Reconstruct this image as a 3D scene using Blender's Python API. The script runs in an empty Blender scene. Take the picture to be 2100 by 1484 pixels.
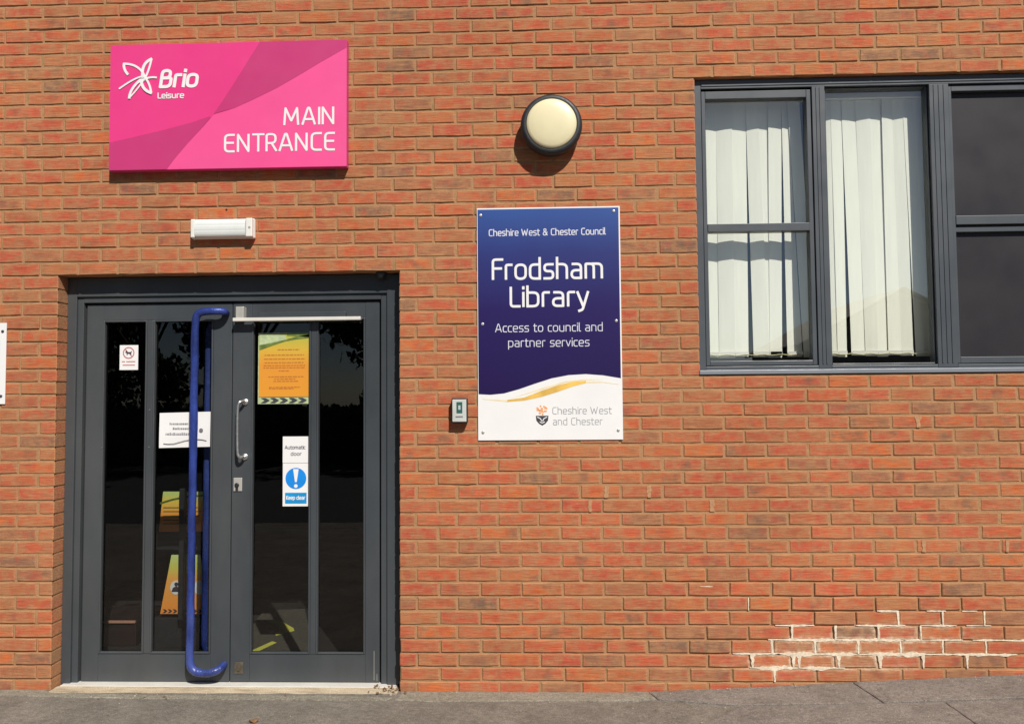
import bpy, bmesh, math, random
from mathutils import Vector, Matrix, noise
random.seed(7)
SC = bpy.context.scene
COL = SC.collection

# ------------------------------------------------------------------ camera
CAM_P = Vector((0.0, -4.312, 1.5208))
cf = Vector((-0.03414, 0.99828, 0.04762)); cr = Vector((0.99937, 0.03458, -0.00829)); cu = Vector((0.00992, -0.0473, 0.99883))
cd = bpy.data.cameras.new("camera"); cam = bpy.data.objects.new("camera", cd); COL.objects.link(cam)
cd.sensor_width = 36.0; cd.lens = 36.0 * 1600 / 2100; cd.clip_start = 0.05; cd.clip_end = 900
cam.matrix_world = Matrix(((cr.x, cu.x, -cf.x, CAM_P.x), (cr.y, cu.y, -cf.y, CAM_P.y), (cr.z, cu.z, -cf.z, CAM_P.z), (0, 0, 0, 1)))
SC.camera = cam
# ------------------------------------------------------------------ sky and sun
to_sun = Vector((0.50, -1.0, 1.12)).normalized()
w = bpy.data.worlds.new("World"); SC.world = w; w.use_nodes = True
nt = w.node_tree; bg = nt.nodes["Background"]; sky = nt.nodes.new("ShaderNodeTexSky")
sky.sky_type = 'NISHITA'; sky.sun_disc = False; sky.air_density = .75; sky.dust_density = .3
sky.sun_elevation = math.asin(to_sun.z); sky.sun_rotation = math.atan2(to_sun.x, to_sun.y)
nt.links.new(sky.outputs[0], bg.inputs[0]); bg.inputs[1].default_value = 0.05
sd = bpy.data.lights.new("sun", 'SUN'); sun = bpy.data.objects.new("sun", sd); COL.objects.link(sun)
sd.energy = 4.9; sd.angle = math.radians(0.55); sd.color = (1.0, 0.955, 0.88)
sun.rotation_euler = (-to_sun).to_track_quat('-Z', 'Y').to_euler(); sun.location = (6, -14, 12)
SC.view_settings.view_transform = 'Standard'; SC.view_settings.look = 'None'
SC.view_settings.exposure = 0.1; SC.view_settings.gamma = 1.0; SC.view_settings.use_curve_mapping = False
SC.cycles.max_bounces = 8; SC.cycles.transparent_max_bounces = 16

# ------------------------------------------------------------------ materials
class NT:
    def __init__(s, name):
        s.m = bpy.data.materials.new(name); s.m.use_nodes = True; s.t = s.m.node_tree
        s.b = s.t.nodes["Principled BSDF"]; s.out = s.t.nodes["Material Output"]
    def n(s, typ, **k):
        q = s.t.nodes.new(typ)
        for a, v in k.items(): setattr(q, a, v)
        return q
    def l(s, a, b): s.t.links.new(a, b)
    def pos(s): return s.n("ShaderNodeNewGeometry").outputs['Position']
    def scaled(s, v, sc):
        q = s.n("ShaderNodeMapping"); q.inputs['Scale'].default_value = sc; s.l(v, q.inputs['Vector']); return q.outputs[0]
    def noise(s, v, scale, detail=4, rough=.55):
        q = s.n("ShaderNodeTexNoise"); q.inputs['Scale'].default_value = scale; q.inputs['Detail'].default_value = detail
        q.inputs['Roughness'].default_value = rough; s.l(v, q.inputs['Vector']); return q.outputs['Fac']
    def ramp(s, f, stops, interp='LINEAR'):
        q = s.n("ShaderNodeValToRGB"); q.color_ramp.interpolation = interp; e = q.color_ramp.elements
        while len(e) < len(stops): e.new(.5)
        for i, (p, c) in enumerate(stops):
            e[i].position = p; e[i].color = (c[0], c[1], c[2], 1) if hasattr(c, '__len__') else (c, c, c, 1)
        s.l(f, q.inputs[0]); return q.outputs[0]
    def mix(s, f, a, b, mode='MIX'):
        q = s.n("ShaderNodeMix", data_type='RGBA', blend_type=mode)
        for i, v in ((0, f), (6, a), (7, b)):
            if hasattr(v, 'links'): s.l(v, q.inputs[i])
            elif i == 0: q.inputs[0].default_value = v
            else: q.inputs[i].default_value = (v[0], v[1], v[2], 1)
        return q.outputs[2]
    def math(s, op, a, b=0.0, c=0.0):
        q = s.n("ShaderNodeMath", operation=op)
        for i, v in enumerate((a, b, c)):
            if hasattr(v, 'links'): s.l(v, q.inputs[i])
            else: q.inputs[i].default_value = v
        return q.outputs[0]
    def bump(s, h, dist, strength=1.0):
        q = s.n("ShaderNodeBump"); q.inputs['Distance'].default_value = dist; q.inputs['Strength'].default_value = strength
        s.l(h, q.inputs['Height']); s.l(q.outputs[0], s.b.inputs['Normal'])

def pm(name, col, rough=.5, metal=0.0, var=.12, scale=14.0, stretch=(1, 1, 1), bump=0.0, spec=.5, dirt=None):
    """painted / plastic / metal surface: base colour with uneven wear, roughness variation and optional relief"""
    k = NT(name); p = k.pos(); v = k.scaled(p, stretch)
    f = k.noise(v, scale, 5); lo = tuple(c * (1 - var) for c in col); hi = tuple(min(1, c * (1 + var)) for c in col)
    c = k.ramp(f, [(.3, lo), (.7, hi)])
    if dirt:
        g = k.ramp(k.noise(v, scale * .35, 6, .65), [(.5, 0), (.75, 1)]); c = k.mix(k.math('MULTIPLY', g, dirt[3]), c, dirt[:3])
    k.l(c, k.b.inputs['Base Color'])
    r = k.ramp(k.noise(p, scale * 2.3, 3), [(.3, rough * .85), (.7, min(1, rough * 1.15))]); k.l(r, k.b.inputs['Roughness'])
    k.b.inputs['Metallic'].default_value = metal; k.b.inputs['Specular IOR Level'].default_value = spec
    if bump: k.bump(k.noise(v, scale * 6, 4), bump)
    return k.m

def salt_haze(k, p, c, amount):
    # powdery salt bloom low on the right of the wall, a stain with a shape of its own
    sp = k.n("ShaderNodeSeparateXYZ"); k.l(p, sp.inputs[0])
    a = k.math('POWER', k.math('ABSOLUTE', k.math('DIVIDE', k.math('SUBTRACT', sp.outputs[0], 1.68), .72)), 2.0)
    b = k.math('POWER', k.math('ABSOLUTE', k.math('DIVIDE', k.math('SUBTRACT', k.math('SUBTRACT', sp.outputs[2], k.math('MULTIPLY', sp.outputs[0], .10)), .005), .15)), 2.0)
    d = k.math('ADD', k.math('SQRT', k.math('ADD', a, b)), k.math('MULTIPLY', k.math('SUBTRACT', k.noise(p, 5.5, 6, .7), .5), 1.5))
    m_ = k.math('MULTIPLY', k.ramp(d, [(.45, 1), (1.05, 0)]), k.ramp(k.noise(p, 26, 5, .7), [(.38, .1), (.62, 1)]))
    return k.mix(k.math('MULTIPLY', m_, amount), c, (.72, .58, .43))
def brick_material(name, per_object):
    k = NT(name); p = k.pos()
    if per_object: rnd = k.n("ShaderNodeObjectInfo").outputs['Random']
    else: rnd = k.n("ShaderNodeAttribute", attribute_name="tone").outputs['Fac']
    base = k.ramp(rnd, [(0, (.40, .135, .062)), (.16, (.54, .132, .056)), (.30, (.48, .102, .056)), (.44, (.56, .152, .050)), (.56, (.43, .145, .066)), (.68, (.53, .116, .058)), (.80, (.48, .168, .066)), (.91, (.38, .150, .074)), (.97, (.30, .142, .082)), (1, (.22, .130, .085))])
    r2 = k.math('FRACT', k.math('MULTIPLY', rnd, 37.31))
    off = k.n("ShaderNodeCombineXYZ"); k.l(k.math('MULTIPLY', rnd, 91.0), off.inputs[0]); k.l(k.math('MULTIPLY', rnd, 53.0), off.inputs[2])
    va = k.n("ShaderNodeVectorMath", operation='ADD'); k.l(p, va.inputs[0]); k.l(off.outputs[0], va.inputs[1]); q = va.outputs[0]
    # patches of tan within each brick
    pat = k.ramp(k.noise(k.scaled(q, (1, 1, 1.3)), 14, 5, .65), [(.43, 0), (.57, 1)])
    c = k.mix(k.math('MULTIPLY', pat, .70), base, (.42, .205, .098))
    rd = k.ramp(k.noise(k.scaled(q, (1.2, 1, 1)), 9, 4, .6), [(.50, 0), (.64, 1)]); c = k.mix(k.math('MULTIPLY', rd, .5), c, (.47, .080, .048))
    # kiln-dark blotches on a few
    dk = k.ramp(k.noise(q, 7, 3, .6), [(.54, 0), (.68, 1)]); gate = k.ramp(r2, [(.45, 0), (.7, 1)])
    c = k.mix(k.math('MULTIPLY', k.math('MULTIPLY', dk, gate), .6), c, (.17, .105, .075))
    # edges smeared with mortar
    uv = k.n("ShaderNodeUVMap"); uv.uv_map = "UVMap"; sp = k.n("ShaderNodeSeparateXYZ"); k.l(uv.outputs[0], sp.inputs[0])
    eu = k.math('MULTIPLY', k.math('SUBTRACT', .5, k.math('ABSOLUTE', k.math('SUBTRACT', sp.outputs[0], .5))), 3.3)
    ev = k.math('SUBTRACT', .5, k.math('ABSOLUTE', k.math('SUBTRACT', sp.outputs[1], .5)))
    e = k.math('MINIMUM', eu, ev)
    ej = k.math('ADD', e, k.math('MULTIPLY', k.math('SUBTRACT', k.noise(k.scaled(p, (.6, 1, 1)), 38, 4, .6), .5), .5))
    em = k.ramp(ej, [(.04, 1), (.26, 0)])
    c = k.mix(k.math('MULTIPLY', em, k.math('ADD', .30, k.math('MULTIPLY', r2, .45))), c, (.43, .235, .118))
    # fine drag lines and grit
    c = salt_haze(k, p, c, k.math('ADD', .14, k.math('MULTIPLY', em, .86)))
    st = k.ramp(k.noise(k.scaled(q, (.16, 1, 3.4)), 60, 4, .6), [(.32, .74), (.68, 1.22)]); c = k.mix(1.0, c, st, 'MULTIPLY')
    c = k.mix(1.0, c, k.ramp(k.noise(k.scaled(p, (1, 1, .7)), 1.1, 5, .6), [(.3, (.86, .84, .84)), (.7, (1.09, 1.08, 1.06))]), 'MULTIPLY')
    gr = k.ramp(k.noise(p, 420, 3, .6), [(.3, .80), (.7, 1.16)]); c = k.mix(1.0, c, gr, 'MULTIPLY')
    k.l(c, k.b.inputs['Base Color']); k.b.inputs['Roughness'].default_value = .9; k.b.inputs['Specular IOR Level'].default_value = .25
    h = k.math('ADD', k.noise(k.scaled(q, (.3, 1, 2.5)), 90, 5, .65), k.math('MULTIPLY', k.noise(p, 350, 3), .6)); k.bump(h, .0022)
    return k.m

def mortar_material():
    k = NT("mortar_mix"); p = k.pos()
    c = k.ramp(k.noise(p, 9, 5, .6), [(.3, (.35, .185, .090)), (.5, (.42, .235, .118)), (.62, (.34, .205, .098)), (.78, (.29, .190, .088))])
    c = salt_haze(k, p, c, .9)
    c = k.mix(1.0, c, k.ramp(k.noise(p, 260, 4, .6), [(.3, .75), (.7, 1.2)]), 'MULTIPLY')
    k.l(c, k.b.inputs['Base Color']); k.b.inputs['Roughness'].default_value = .95; k.b.inputs['Specular IOR Level'].default_value = .2
    k.bump(k.noise(p, 220, 5, .65), .003); return k.m

def ground_material(name, a, b, speck=(.42, .38, .32)):
    k = NT(name); p = k.pos()
    c = k.ramp(k.noise(p, 3.2, 6, .65), [(.3, a), (.7, b)])
    c = k.mix(k.math('MULTIPLY', k.ramp(k.noise(k.scaled(p, (1, 1.6, 1)), 13, 5, .7), [(.5, 0), (.72, 1)]), .45), c, tuple(x * .55 for x in a))
    c = k.mix(1.0, c, k.ramp(k.noise(p, 150, 4, .7), [(.28, .42), (.72, 1.55)]), 'MULTIPLY')
    c = k.mix(1.0, c, k.ramp(k.noise(k.scaled(p, (1, 1.4, 1)), 34, 5, .7), [(.30, .72), (.70, 1.22)]), 'MULTIPLY')
    v = k.n("ShaderNodeTexVoronoi"); v.inputs['Scale'].default_value = 130; k.l(p, v.inputs['Vector'])
    c = k.mix(k.math('MULTIPLY', k.ramp(v.outputs['Distance'], [(.05, 1), (.22, 0)]), .35), c, speck)
    k.l(c, k.b.inputs['Base Color']); k.b.inputs['Roughness'].default_value = .92; k.b.inputs['Specular IOR Level'].default_value = .25
    k.bump(k.noise(p, 120, 6, .7), .006); return k.m

def glass_material(name, tint, refl=1.0):
    k = NT(name); k.t.nodes.remove(k.b)
    tr = k.n("ShaderNodeBsdfTransparent"); tr.inputs[0].default_value = (*tint, 1)
    gl = k.n("ShaderNodeBsdfGlossy"); gl.inputs['Roughness'].default_value = .004; gl.inputs[0].default_value = (1, 1, 1, 1)
    bp = k.n("ShaderNodeBump"); bp.inputs['Distance'].default_value = .0004; k.l(k.noise(k.pos(), 1.7, 2), bp.inputs['Height']); k.l(bp.outputs[0], gl.inputs['Normal'])
    ge = k.n("ShaderNodeNewGeometry"); dp = k.n("ShaderNodeVectorMath", operation='DOT_PRODUCT'); k.l(ge.outputs['Normal'], dp.inputs[0]); k.l(ge.outputs['Incoming'], dp.inputs[1])
    sch = k.math('ADD', .043, k.math('MULTIPLY', .957, k.math('POWER', k.math('SUBTRACT', 1.0, k.math('ABSOLUTE', dp.outputs['Value'])), 5.0)))
    mx = k.n("ShaderNodeMixShader"); k.l(k.math('MINIMUM', k.math('MULTIPLY', sch, refl), 1.0), mx.inputs[0])
    k.l(tr.outputs[0], mx.inputs[1]); k.l(gl.outputs[0], mx.inputs[2]); k.l(mx.outputs[0], k.out.inputs[0]); return k.m
def clear_material(name):
    k = NT(name); k.t.nodes.remove(k.b); tr = k.n("ShaderNodeBsdfTransparent"); tr.inputs[0].default_value = (.97, .98, .97, 1); k.l(tr.outputs[0], k.out.inputs[0]); return k.m

M = {}
M['brick'] = brick_material("fired_clay", True); M['brick_joined'] = brick_material("fired_clay_courses", False)
M['mortar'] = mortar_material()
M['lime'] = pm("lime_salt", (.76, .65, .50), .95, var=.22, scale=40, bump=.004, spec=.2)
M['paving'] = ground_material("slab_concrete", (.20, .172, .148), (.285, .25, .218))
M['tarmac'] = ground_material("weathered_concrete", (.170, .148, .122), (.268, .236, .198))
M['strip'] = ground_material("pale_concrete", (.24, .215, .165), (.33, .295, .235))
M['road'] = ground_material("road_asphalt", (.045, .045, .047), (.07, .068, .066), (.2, .2, .2))
M['grey'] = pm("anthracite_coating", (.046, .053, .060), .42, var=.16, scale=3, stretch=(1, 1, .35), dirt=(.17, .16, .14, .22))
M['grey_win'] = pm("anthracite_window_coating", (.068, .077, .088), .40, var=.10, scale=3, dirt=(.18, .17, .16, .12))
M['gasket'] = pm("black_gasket", (.012, .012, .013), .7)
M['film'] = pm("dark_window_film", (.026, .024, .027), .45, var=.06, scale=2, spec=.3)
M['sill'] = pm("pale_grey_sill", (.20, .22, .25), .45, var=.12, scale=6, stretch=(.3, 1, 1))
M['steel'] = pm("brushed_steel", (.72, .71, .69), .36, 1.0, var=.08, scale=30)
M['satin'] = pm("satin_silver_paint", (.50, .48, .44), .38, .3, var=.08, scale=20)
M['cream_metal'] = pm("pale_closer_rail", (.72, .69, .63), .35, .1, var=.06, scale=10)
M['tarnish'] = pm("tarnished_plate", (.14, .12, .09), .5, .5, var=.3, scale=40)
M['blue_tape'] = pm("blue_wrapped_plastic", (.022, .040, .19), .26, var=.5, scale=14, stretch=(1, 1, .35), bump=.004, dirt=(.12, .16, .40, .55))
M['white'] = pm("white_print", (.80, .79, .78), .4, var=.02, scale=6)
M['white_plastic'] = pm("white_plastic", (.76, .74, .69), .35, var=.04, scale=12)
M['diffuser'] = pm("ribbed_white_diffuser", (.72, .74, .72), .3, var=.04, scale=12)
M['cream'] = pm("cream_opal_glass", (.74, .66, .42), .35, var=.05, scale=5, dirt=(.50, .43, .27, .35))
M['black'] = pm("black_plastic", (.020, .021, .024), .5, var=.15, scale=25)
M['pink'] = pm("pink_vinyl", (.74, .045, .22), .42, var=.03, scale=3)
M['pink_light'] = pm("light_pink_vinyl", (.82, .085, .28), .42, var=.03, scale=3)
M['pink_dark'] = pm("dark_pink_vinyl", (.53, .040, .17), .42, var=.03, scale=3)
M['pink_side'] = pm("pink_tray_edge", (.60, .05, .19), .4, var=.04, scale=3)
M['print_dark'] = pm("dark_print", (.05, .045, .06), .5)
M['print_grey'] = pm("grey_print", (.33, .33, .35), .5)
M['print_midgrey'] = pm("mid_grey_print", (.17, .16, .19), .5)
M['gold'] = pm("gold_print", (.74, .46, .10), .45, var=.25, scale=9); M['pale_gold'] = pm("pale_gold_print", (.80, .68, .44), .45)
M['tree_orange'] = pm("orange_print", (.80, .33, .10), .5, var=.2, scale=80)
M['sign_blue'] = pm("sign_cyan_blue", (.01, .24, .72), .4); M['sign_blue2'] = pm("sign_strip_blue", (.01, .27, .60), .4)
M['red_print'] = pm("faded_red_print", (.52, .20, .20), .5); M['lightblue'] = pm("light_blue_print", (.45, .62, .80), .5)
M['olive_print'] = pm("poster_green_print", (.12, .17, .035), .5, var=.3, scale=30); M['pale_green'] = pm("poster_pale_green", (.42, .50, .28), .5, var=.2, scale=40)
M['poster_text'] = pm("poster_brown_print", (.46, .16, .025), .55)
M['screen'] = pm("teal_screen", (.035, .12, .105), .15)
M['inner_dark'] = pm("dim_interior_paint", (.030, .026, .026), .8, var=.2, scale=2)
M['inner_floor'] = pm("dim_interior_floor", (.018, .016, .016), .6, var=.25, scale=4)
M['mat'] = pm("entrance_matting", (.085, .075, .058), .95, var=.3, scale=60, bump=.01); M['yellow_tape'] = pm("yellow_tape", (.60, .58, .10), .5, var=.15, scale=30)
M['wood'] = pm("dark_cabinet_wood", (.018, .010, .009), .5, var=.3, scale=6, stretch=(1, 1, .1)); M['wood_edge'] = pm("pale_wood_edge", (.45, .24, .17), .5)
M['slat'] = pm("ivory_blind_fabric", (.91, .90, .79), .85, var=.03, scale=40, stretch=(1, 1, .1), spec=.2)
M['chain'] = pm("yellowed_chain", (.72, .68, .36), .5)
M['leaf_dry'] = pm("dead_leaf", (.17, .085, .035), .8, var=.3, scale=60)
M['foliage'] = pm("foliage", (.045, .075, .022), .6, var=.4, scale=3); M['bark'] = pm("bark", (.08, .06, .045), .9, var=.3, scale=20)
M['roof'] = pm("roof_tile", (.10, .075, .065), .8, var=.2, scale=8); M['render'] = pm("house_render", (.30, .24, .18), .9, var=.1, scale=3)
M['glass'] = glass_material("door_glass", (.72, .73, .72), 1.25); M['glass_win'] = glass_material("window_glass", (.99, 1.0, 1.0), 4.6); M['clear'] = clear_material("glass_edge")
def grad(name, stops, z0, z1, x=None):
    k = NT(name); s = k.n("ShaderNodeSeparateXYZ"); k.l(k.pos(), s.inputs[0])
    f = k.math('DIVIDE', k.math('SUBTRACT', s.outputs[2], z0), z1 - z0)
    f = k.math('ADD', f, k.math('MULTIPLY', k.math('SUBTRACT', k.noise(k.pos(), 2.2, 2), .5), .12))
    k.l(k.ramp(f, stops), k.b.inputs['Base Color']); k.b.inputs['Roughness'].default_value = .38; return k.m
M['navy'] = grad("navy_to_blue_fade", [(0, (.012, .003, .060)), (.45, (.015, .006, .090)), (.75, (.020, .028, .16)), (1, (.028, .078, .29))], 1.55, 2.58)  # navy at the bottom, lighter and bluer towards the top
M['poster'] = grad("printed_orange_fade", [(0, (.72, .30, .03)), (.5, (.70, .28, .035)), (.75, (.62, .40, .05)), (1, (.38, .42, .07))], 1.54, 1.91)
M['poster_in'] = grad("printed_orange_fade_upper", [(0, (.98, .30, .05)), (.5, (.98, .40, .07)), (.8, (.85, .66, .12)), (1, (.60, .75, .25))], .67, .93)
M['poster_low'] = grad("printed_orange_fade_lower", [(0, (.95, .32, .05)), (.6, (.95, .45, .10)), (.8, (.70, .68, .14)), (1, (.65, .78, .30))], .15, .53)

# ------------------------------------------------------------------ mesh helpers
class MB:
    def __init__(s): s.v = []; s.f = []; s.mi = []; s.i = 0
    def add(s, vs, fs, mi=None):
        o = len(s.v); s.v += [tuple(a) for a in vs]; s.f += [tuple(o + j for j in f) for f in fs]; s.mi += [s.i if mi is None else mi] * len(fs); return s
    def box(s, x0, x1, y0, y1, z0, z1, mi=None):
        return s.add([(x0, y0, z0), (x1, y0, z0), (x1, y1, z0), (x0, y1, z0), (x0, y0, z1), (x1, y0, z1), (x1, y1, z1), (x0, y1, z1)],
                     [(0, 1, 5, 4), (1, 2, 6, 5), (2, 3, 7, 6), (3, 0, 4, 7), (4, 5, 6, 7), (3, 2, 1, 0)], mi)
    def tube(s, pts, r, n=14, wob=0.0):
        pts = [Vector(p) for p in pts]; rings = []; up = Vector((0.123, .9, .2)).normalized()
        for i, p in enumerate(pts):
            t = (pts[min(i + 1, len(pts) - 1)] - pts[max(i - 1, 0)]).normalized()
            a = t.cross(up).normalized(); b = a.cross(t).normalized(); up = b if b.dot(up) > 0 else -b; b = up; a = t.cross(b)
            rr = r * (1 + wob * noise.noise(p * 9)); jit = Vector((noise.noise(p * 6), noise.noise(p * 6 + Vector((5, 5, 5))), 0)) * wob * r * 1.2
            rings.append([p + jit + (a * math.cos(q) + b * math.sin(q)) * rr for q in [2 * math.pi * j / n for j in range(n)]])
        vs = [v for R in rings for v in R]; fs = []
        for i in range(len(rings) - 1):
            for j in range(n): fs.append((i * n + j, i * n + (j + 1) % n, (i + 1) * n + (j + 1) % n, (i + 1) * n + j))
        fs.append(tuple(range(n))[::-1]); fs.append(tuple(range((len(rings) - 1) * n, len(rings) * n)))
        return s.add(vs, fs)
    def prism(s, pts, y0, y1, mi=None):
        """polygon in x-z, front at y0 (nearer the street) and back at y1"""
        n = len(pts); ar = sum(pts[i][0] * pts[(i + 1) % n][1] - pts[(i + 1) % n][0] * pts[i][1] for i in range(n))
        if ar < 0: pts = pts[::-1]
        return s.add([(x, y0, z) for x, z in pts] + [(x, y1, z) for x, z in pts],
                     [tuple(range(n)), tuple(range(n, 2 * n))[::-1]] + [((i + 1) % n, i, n + i, n + (i + 1) % n) for i in range(n)], mi)
    def lathe(s, prof, cx, cz, n=56):
        """profile of (radius, y) revolved about the y axis through (cx, cz)"""
        vs = [(cx + r * math.cos(2 * math.pi * j / n), y, cz + r * math.sin(2 * math.pi * j / n)) for r, y in prof for j in range(n)]
        fs = [(i * n + j, (i + 1) * n + j, (i + 1) * n + (j + 1) % n, i * n + (j + 1) % n) for i in range(len(prof) - 1) for j in range(n)]
        fs.append(tuple(range((len(prof) - 1) * n, len(prof) * n))); return s.add(vs, fs)
    def build(s, name, mats, parent=None, smooth=False, bevel=0.0, origin=None):
        me = bpy.data.meshes.new(name); o = Vector(origin) if origin else Vector((0, 0, 0))
        me.from_pydata([tuple(Vector(v) - o) for v in s.v], [], s.f)
        mats = mats if isinstance(mats, (list, tuple)) else [mats]
        for m in mats: me.materials.append(m)
        if len(mats) > 1:
            for p, i in zip(me.polygons, s.mi): p.material_index = i
        bm = bmesh.new(); bm.from_mesh(me); bmesh.ops.recalc_face_normals(bm, faces=bm.faces) if len(bm.faces) < 20000 else None
        bm.to_mesh(me); bm.free()
        if smooth:
            for p in me.polygons: p.use_smooth = True
            me.set_sharp_from_angle(angle=math.radians(38))
        ob = bpy.data.objects.new(name, me); COL.objects.link(ob)
        if parent:
            ob.parent = parent; base = wpos(parent)
            ob.location = o - base
        else: ob.location = o
        if bevel:
            md = ob.modifiers.new("bevel", 'BEVEL'); md.width = bevel; md.segments = 2; md.limit_method = 'ANGLE'; md.angle_limit = math.radians(40)
        return ob
def wpos(o):
    p = Vector(o.location)
    while o.parent: o = o.parent; p += Vector(o.location)
    return p
def tag(o, label=None, cat=None, group=None, kind=None):
    for k, v in (('label', label), ('category', cat), ('group', group), ('kind', kind)):
        if v: o[k] = v
    return o
def thing(name, loc, label, cat, group=None):
    o = bpy.data.objects.new(name, None); o.empty_display_size = .1; COL.objects.link(o); o.location = loc; return tag(o, label, cat, group)

# --------------- stroke lettering (a light rounded signwriting face, drawn as flat strips)
def rnd_poly(pts, closed, R):
    out = []; n = len(pts)
    for i in range(n):
        p = Vector(pts[i][:2]); r = pts[i][2] if len(pts[i]) > 2 else R
        if (not closed and i in (0, n - 1)) or r == 0: out.append(p); continue
        a = Vector(pts[i - 1][:2]) - p; b = Vector(pts[(i + 1) % n][:2]) - p
        rr = min(r, a.length * .5, b.length * .5); A = p + a.normalized() * rr; B = p + b.normalized() * rr
        for t in (0, .2, .4, .6, .8, 1): out.append(A * (1 - t) ** 2 + p * 2 * t * (1 - t) + B * t * t)
    q = [out[0]]
    for v in out[1:]:
        if (v - q[-1]).length > 1e-4: q.append(v)
    if closed and (q[0] - q[-1]).length < 1e-4: q.pop()
    return q
X = .72
def rect(x0, y0, x1, y1, r=None): return ([(x0, y0) + ((r,) if r else ()), (x1, y0) + ((r,) if r else ()), (x1, y1) + ((r,) if r else ()), (x0, y1) + ((r,) if r else ())], True)
GL = {
 'A': (.70, [([(.0, 0), (.28, 1, .05), (.36, 1, .05), (.64, 0)], 0), ([(.1, .3), (.54, .3)], 0)]),
 'B': (.62, [([(.04, 0), (.04, 1), (.46, 1), (.46, .54), (.04, .54)], 0), ([(.3, .54), (.54, .54), (.54, 0), (.04, 0)], 0)]),
 'C': (.60, [([(.52, 1), (.04, 1), (.04, 0), (.52, 0)], 0)]),
 'D': (.64, [([(.04, 0, 0), (.04, 1, 0), (.56, 1), (.56, 0)], 1)]),
 'E': (.58, [([(.5, 1), (.04, 1, .22), (.04, 0, .22), (.5, 0)], 0), ([(.04, .52), (.46, .52)], 0)]),
 'F': (.54, [([(.04, 0), (.04, 1, .14), (.5, 1)], 0), ([(.04, .54), (.44, .54)], 0)]),
 'G': (.64, [([(.54, 1), (.04, 1), (.04, 0), (.56, 0), (.56, .46, 0), (.34, .46)], 0)]),
 'I': (.18, [([(.06, 0), (.06, 1)], 0)]), 'K': (.58, [([(.04, 0), (.04, 1)], 0), ([(.5, 1), (.06, .5, 0), (.52, 0)], 0)]),
 'L': (.48, [([(.04, 1), (.04, 0, .14), (.44, 0)], 0)]),
 'M': (.86, [([(.04, 0), (.10, 1, .03), (.40, .22, .03), (.70, 1, .03), (.76, 0)], 0)]),
 'N': (.70, [([(.04, 0), (.04, 1, .02), (.58, 0, .02), (.58, 1)], 0)]),
 'O': (.68, [rect(.04, 0, .60, 1, .3)]), 'R': (.62, [([(.04, 0), (.04, 1, .14), (.5, 1), (.5, .46), (.04, .46, 0)], 0), ([(.3, .46), (.54, 0)], 0)]),
 'S': (.56, [([(.5, 1), (.04, 1), (.04, .52), (.5, .52), (.5, 0), (.02, 0)], 0)]),
 'T': (.58, [([(.28, 0), (.28, 1)], 0), ([(.0, 1), (.56, 1)], 0)]),
 'W': (.98, [([(.0, 1), (.22, 0, .03), (.45, .8, .03), (.68, 0, .03), (.90, 1)], 0)]),
 '&': (.74, [([(.66, .0), (.14, .72), (.14, 1), (.48, 1), (.48, .64), (.04, .44), (.04, 0), (.5, 0), (.62, .5)], 0)]),
 'a': (.58, [([(.08, X), (.48, X), (.48, 0)], 0), ([(.48, .40, 0), (.04, .40), (.04, 0), (.48, 0, 0)], 0)]),
 'b': (.60, [([(.04, 1.06), (.04, 0, 0), (.52, 0), (.52, X), (.04, X, 0)], 0)]), 'c': (.48, [([(.42, X), (.04, X), (.04, 0), (.42, 0)], 0)]),
 'd': (.60, [([(.50, 1.06), (.50, 0, 0), (.04, 0), (.04, X), (.50, X, 0)], 0)]),
 'e': (.58, [([(.04, .36, 0), (.50, .36, .02), (.50, X), (.04, X), (.04, 0), (.46, 0)], 0)]),
 'h': (.60, [([(.04, 1.06), (.04, 0)], 0), ([(.04, X, 0), (.50, X), (.50, 0)], 0)]),
 'i': (.17, [([(.05, 0), (.05, X)], 0), ([(.05, .93), (.05, 1.02)], 0)]), 'k': (.5, [([(.04, 0), (.04, 1.06)], 0), ([(.42, X), (.06, .34, 0), (.44, 0)], 0)]),
 'l': (.26, [([(.04, 1.06), (.04, 0, .12), (.20, 0)], 0)]),
 'm': (.90, [([(.04, 0), (.04, X, .05), (.42, X), (.42, 0)], 0), ([(.36, X), (.80, X), (.80, 0)], 0)]),
 'n': (.60, [([(.04, 0), (.04, X, .05), (.50, X), (.50, 0)], 0)]), 'o': (.60, [rect(.04, 0, .52, X)]),
 'p': (.60, [([(.04, -.30), (.04, X, 0), (.52, X), (.52, 0), (.04, 0, 0)], 0)]), 'r': (.40, [([(.04, 0), (.04, X, .10), (.32, X)], 0)]),
 's': (.52, [([(.44, X), (.04, X, .16), (.04, .37, .16), (.44, .37, .16), (.44, 0, .16), (.02, 0)], 0)]),
 't': (.42, [([(.12, .95), (.12, 0, .16), (.36, 0)], 0), ([(.0, X), (.34, X)], 0)]), 'u': (.60, [([(.04, X), (.04, 0), (.50, 0, .05), (.50, X)], 0)]),
 'v': (.52, [([(.0, X), (.23, 0, .03), (.46, X)], 0)]), 'y': (.52, [([(.0, X), (.24, 0)], 0), ([(.47, X), (.22, -.22, .1), (.06, -.28)], 0)]), ' ': (.34, []),
}
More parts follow.
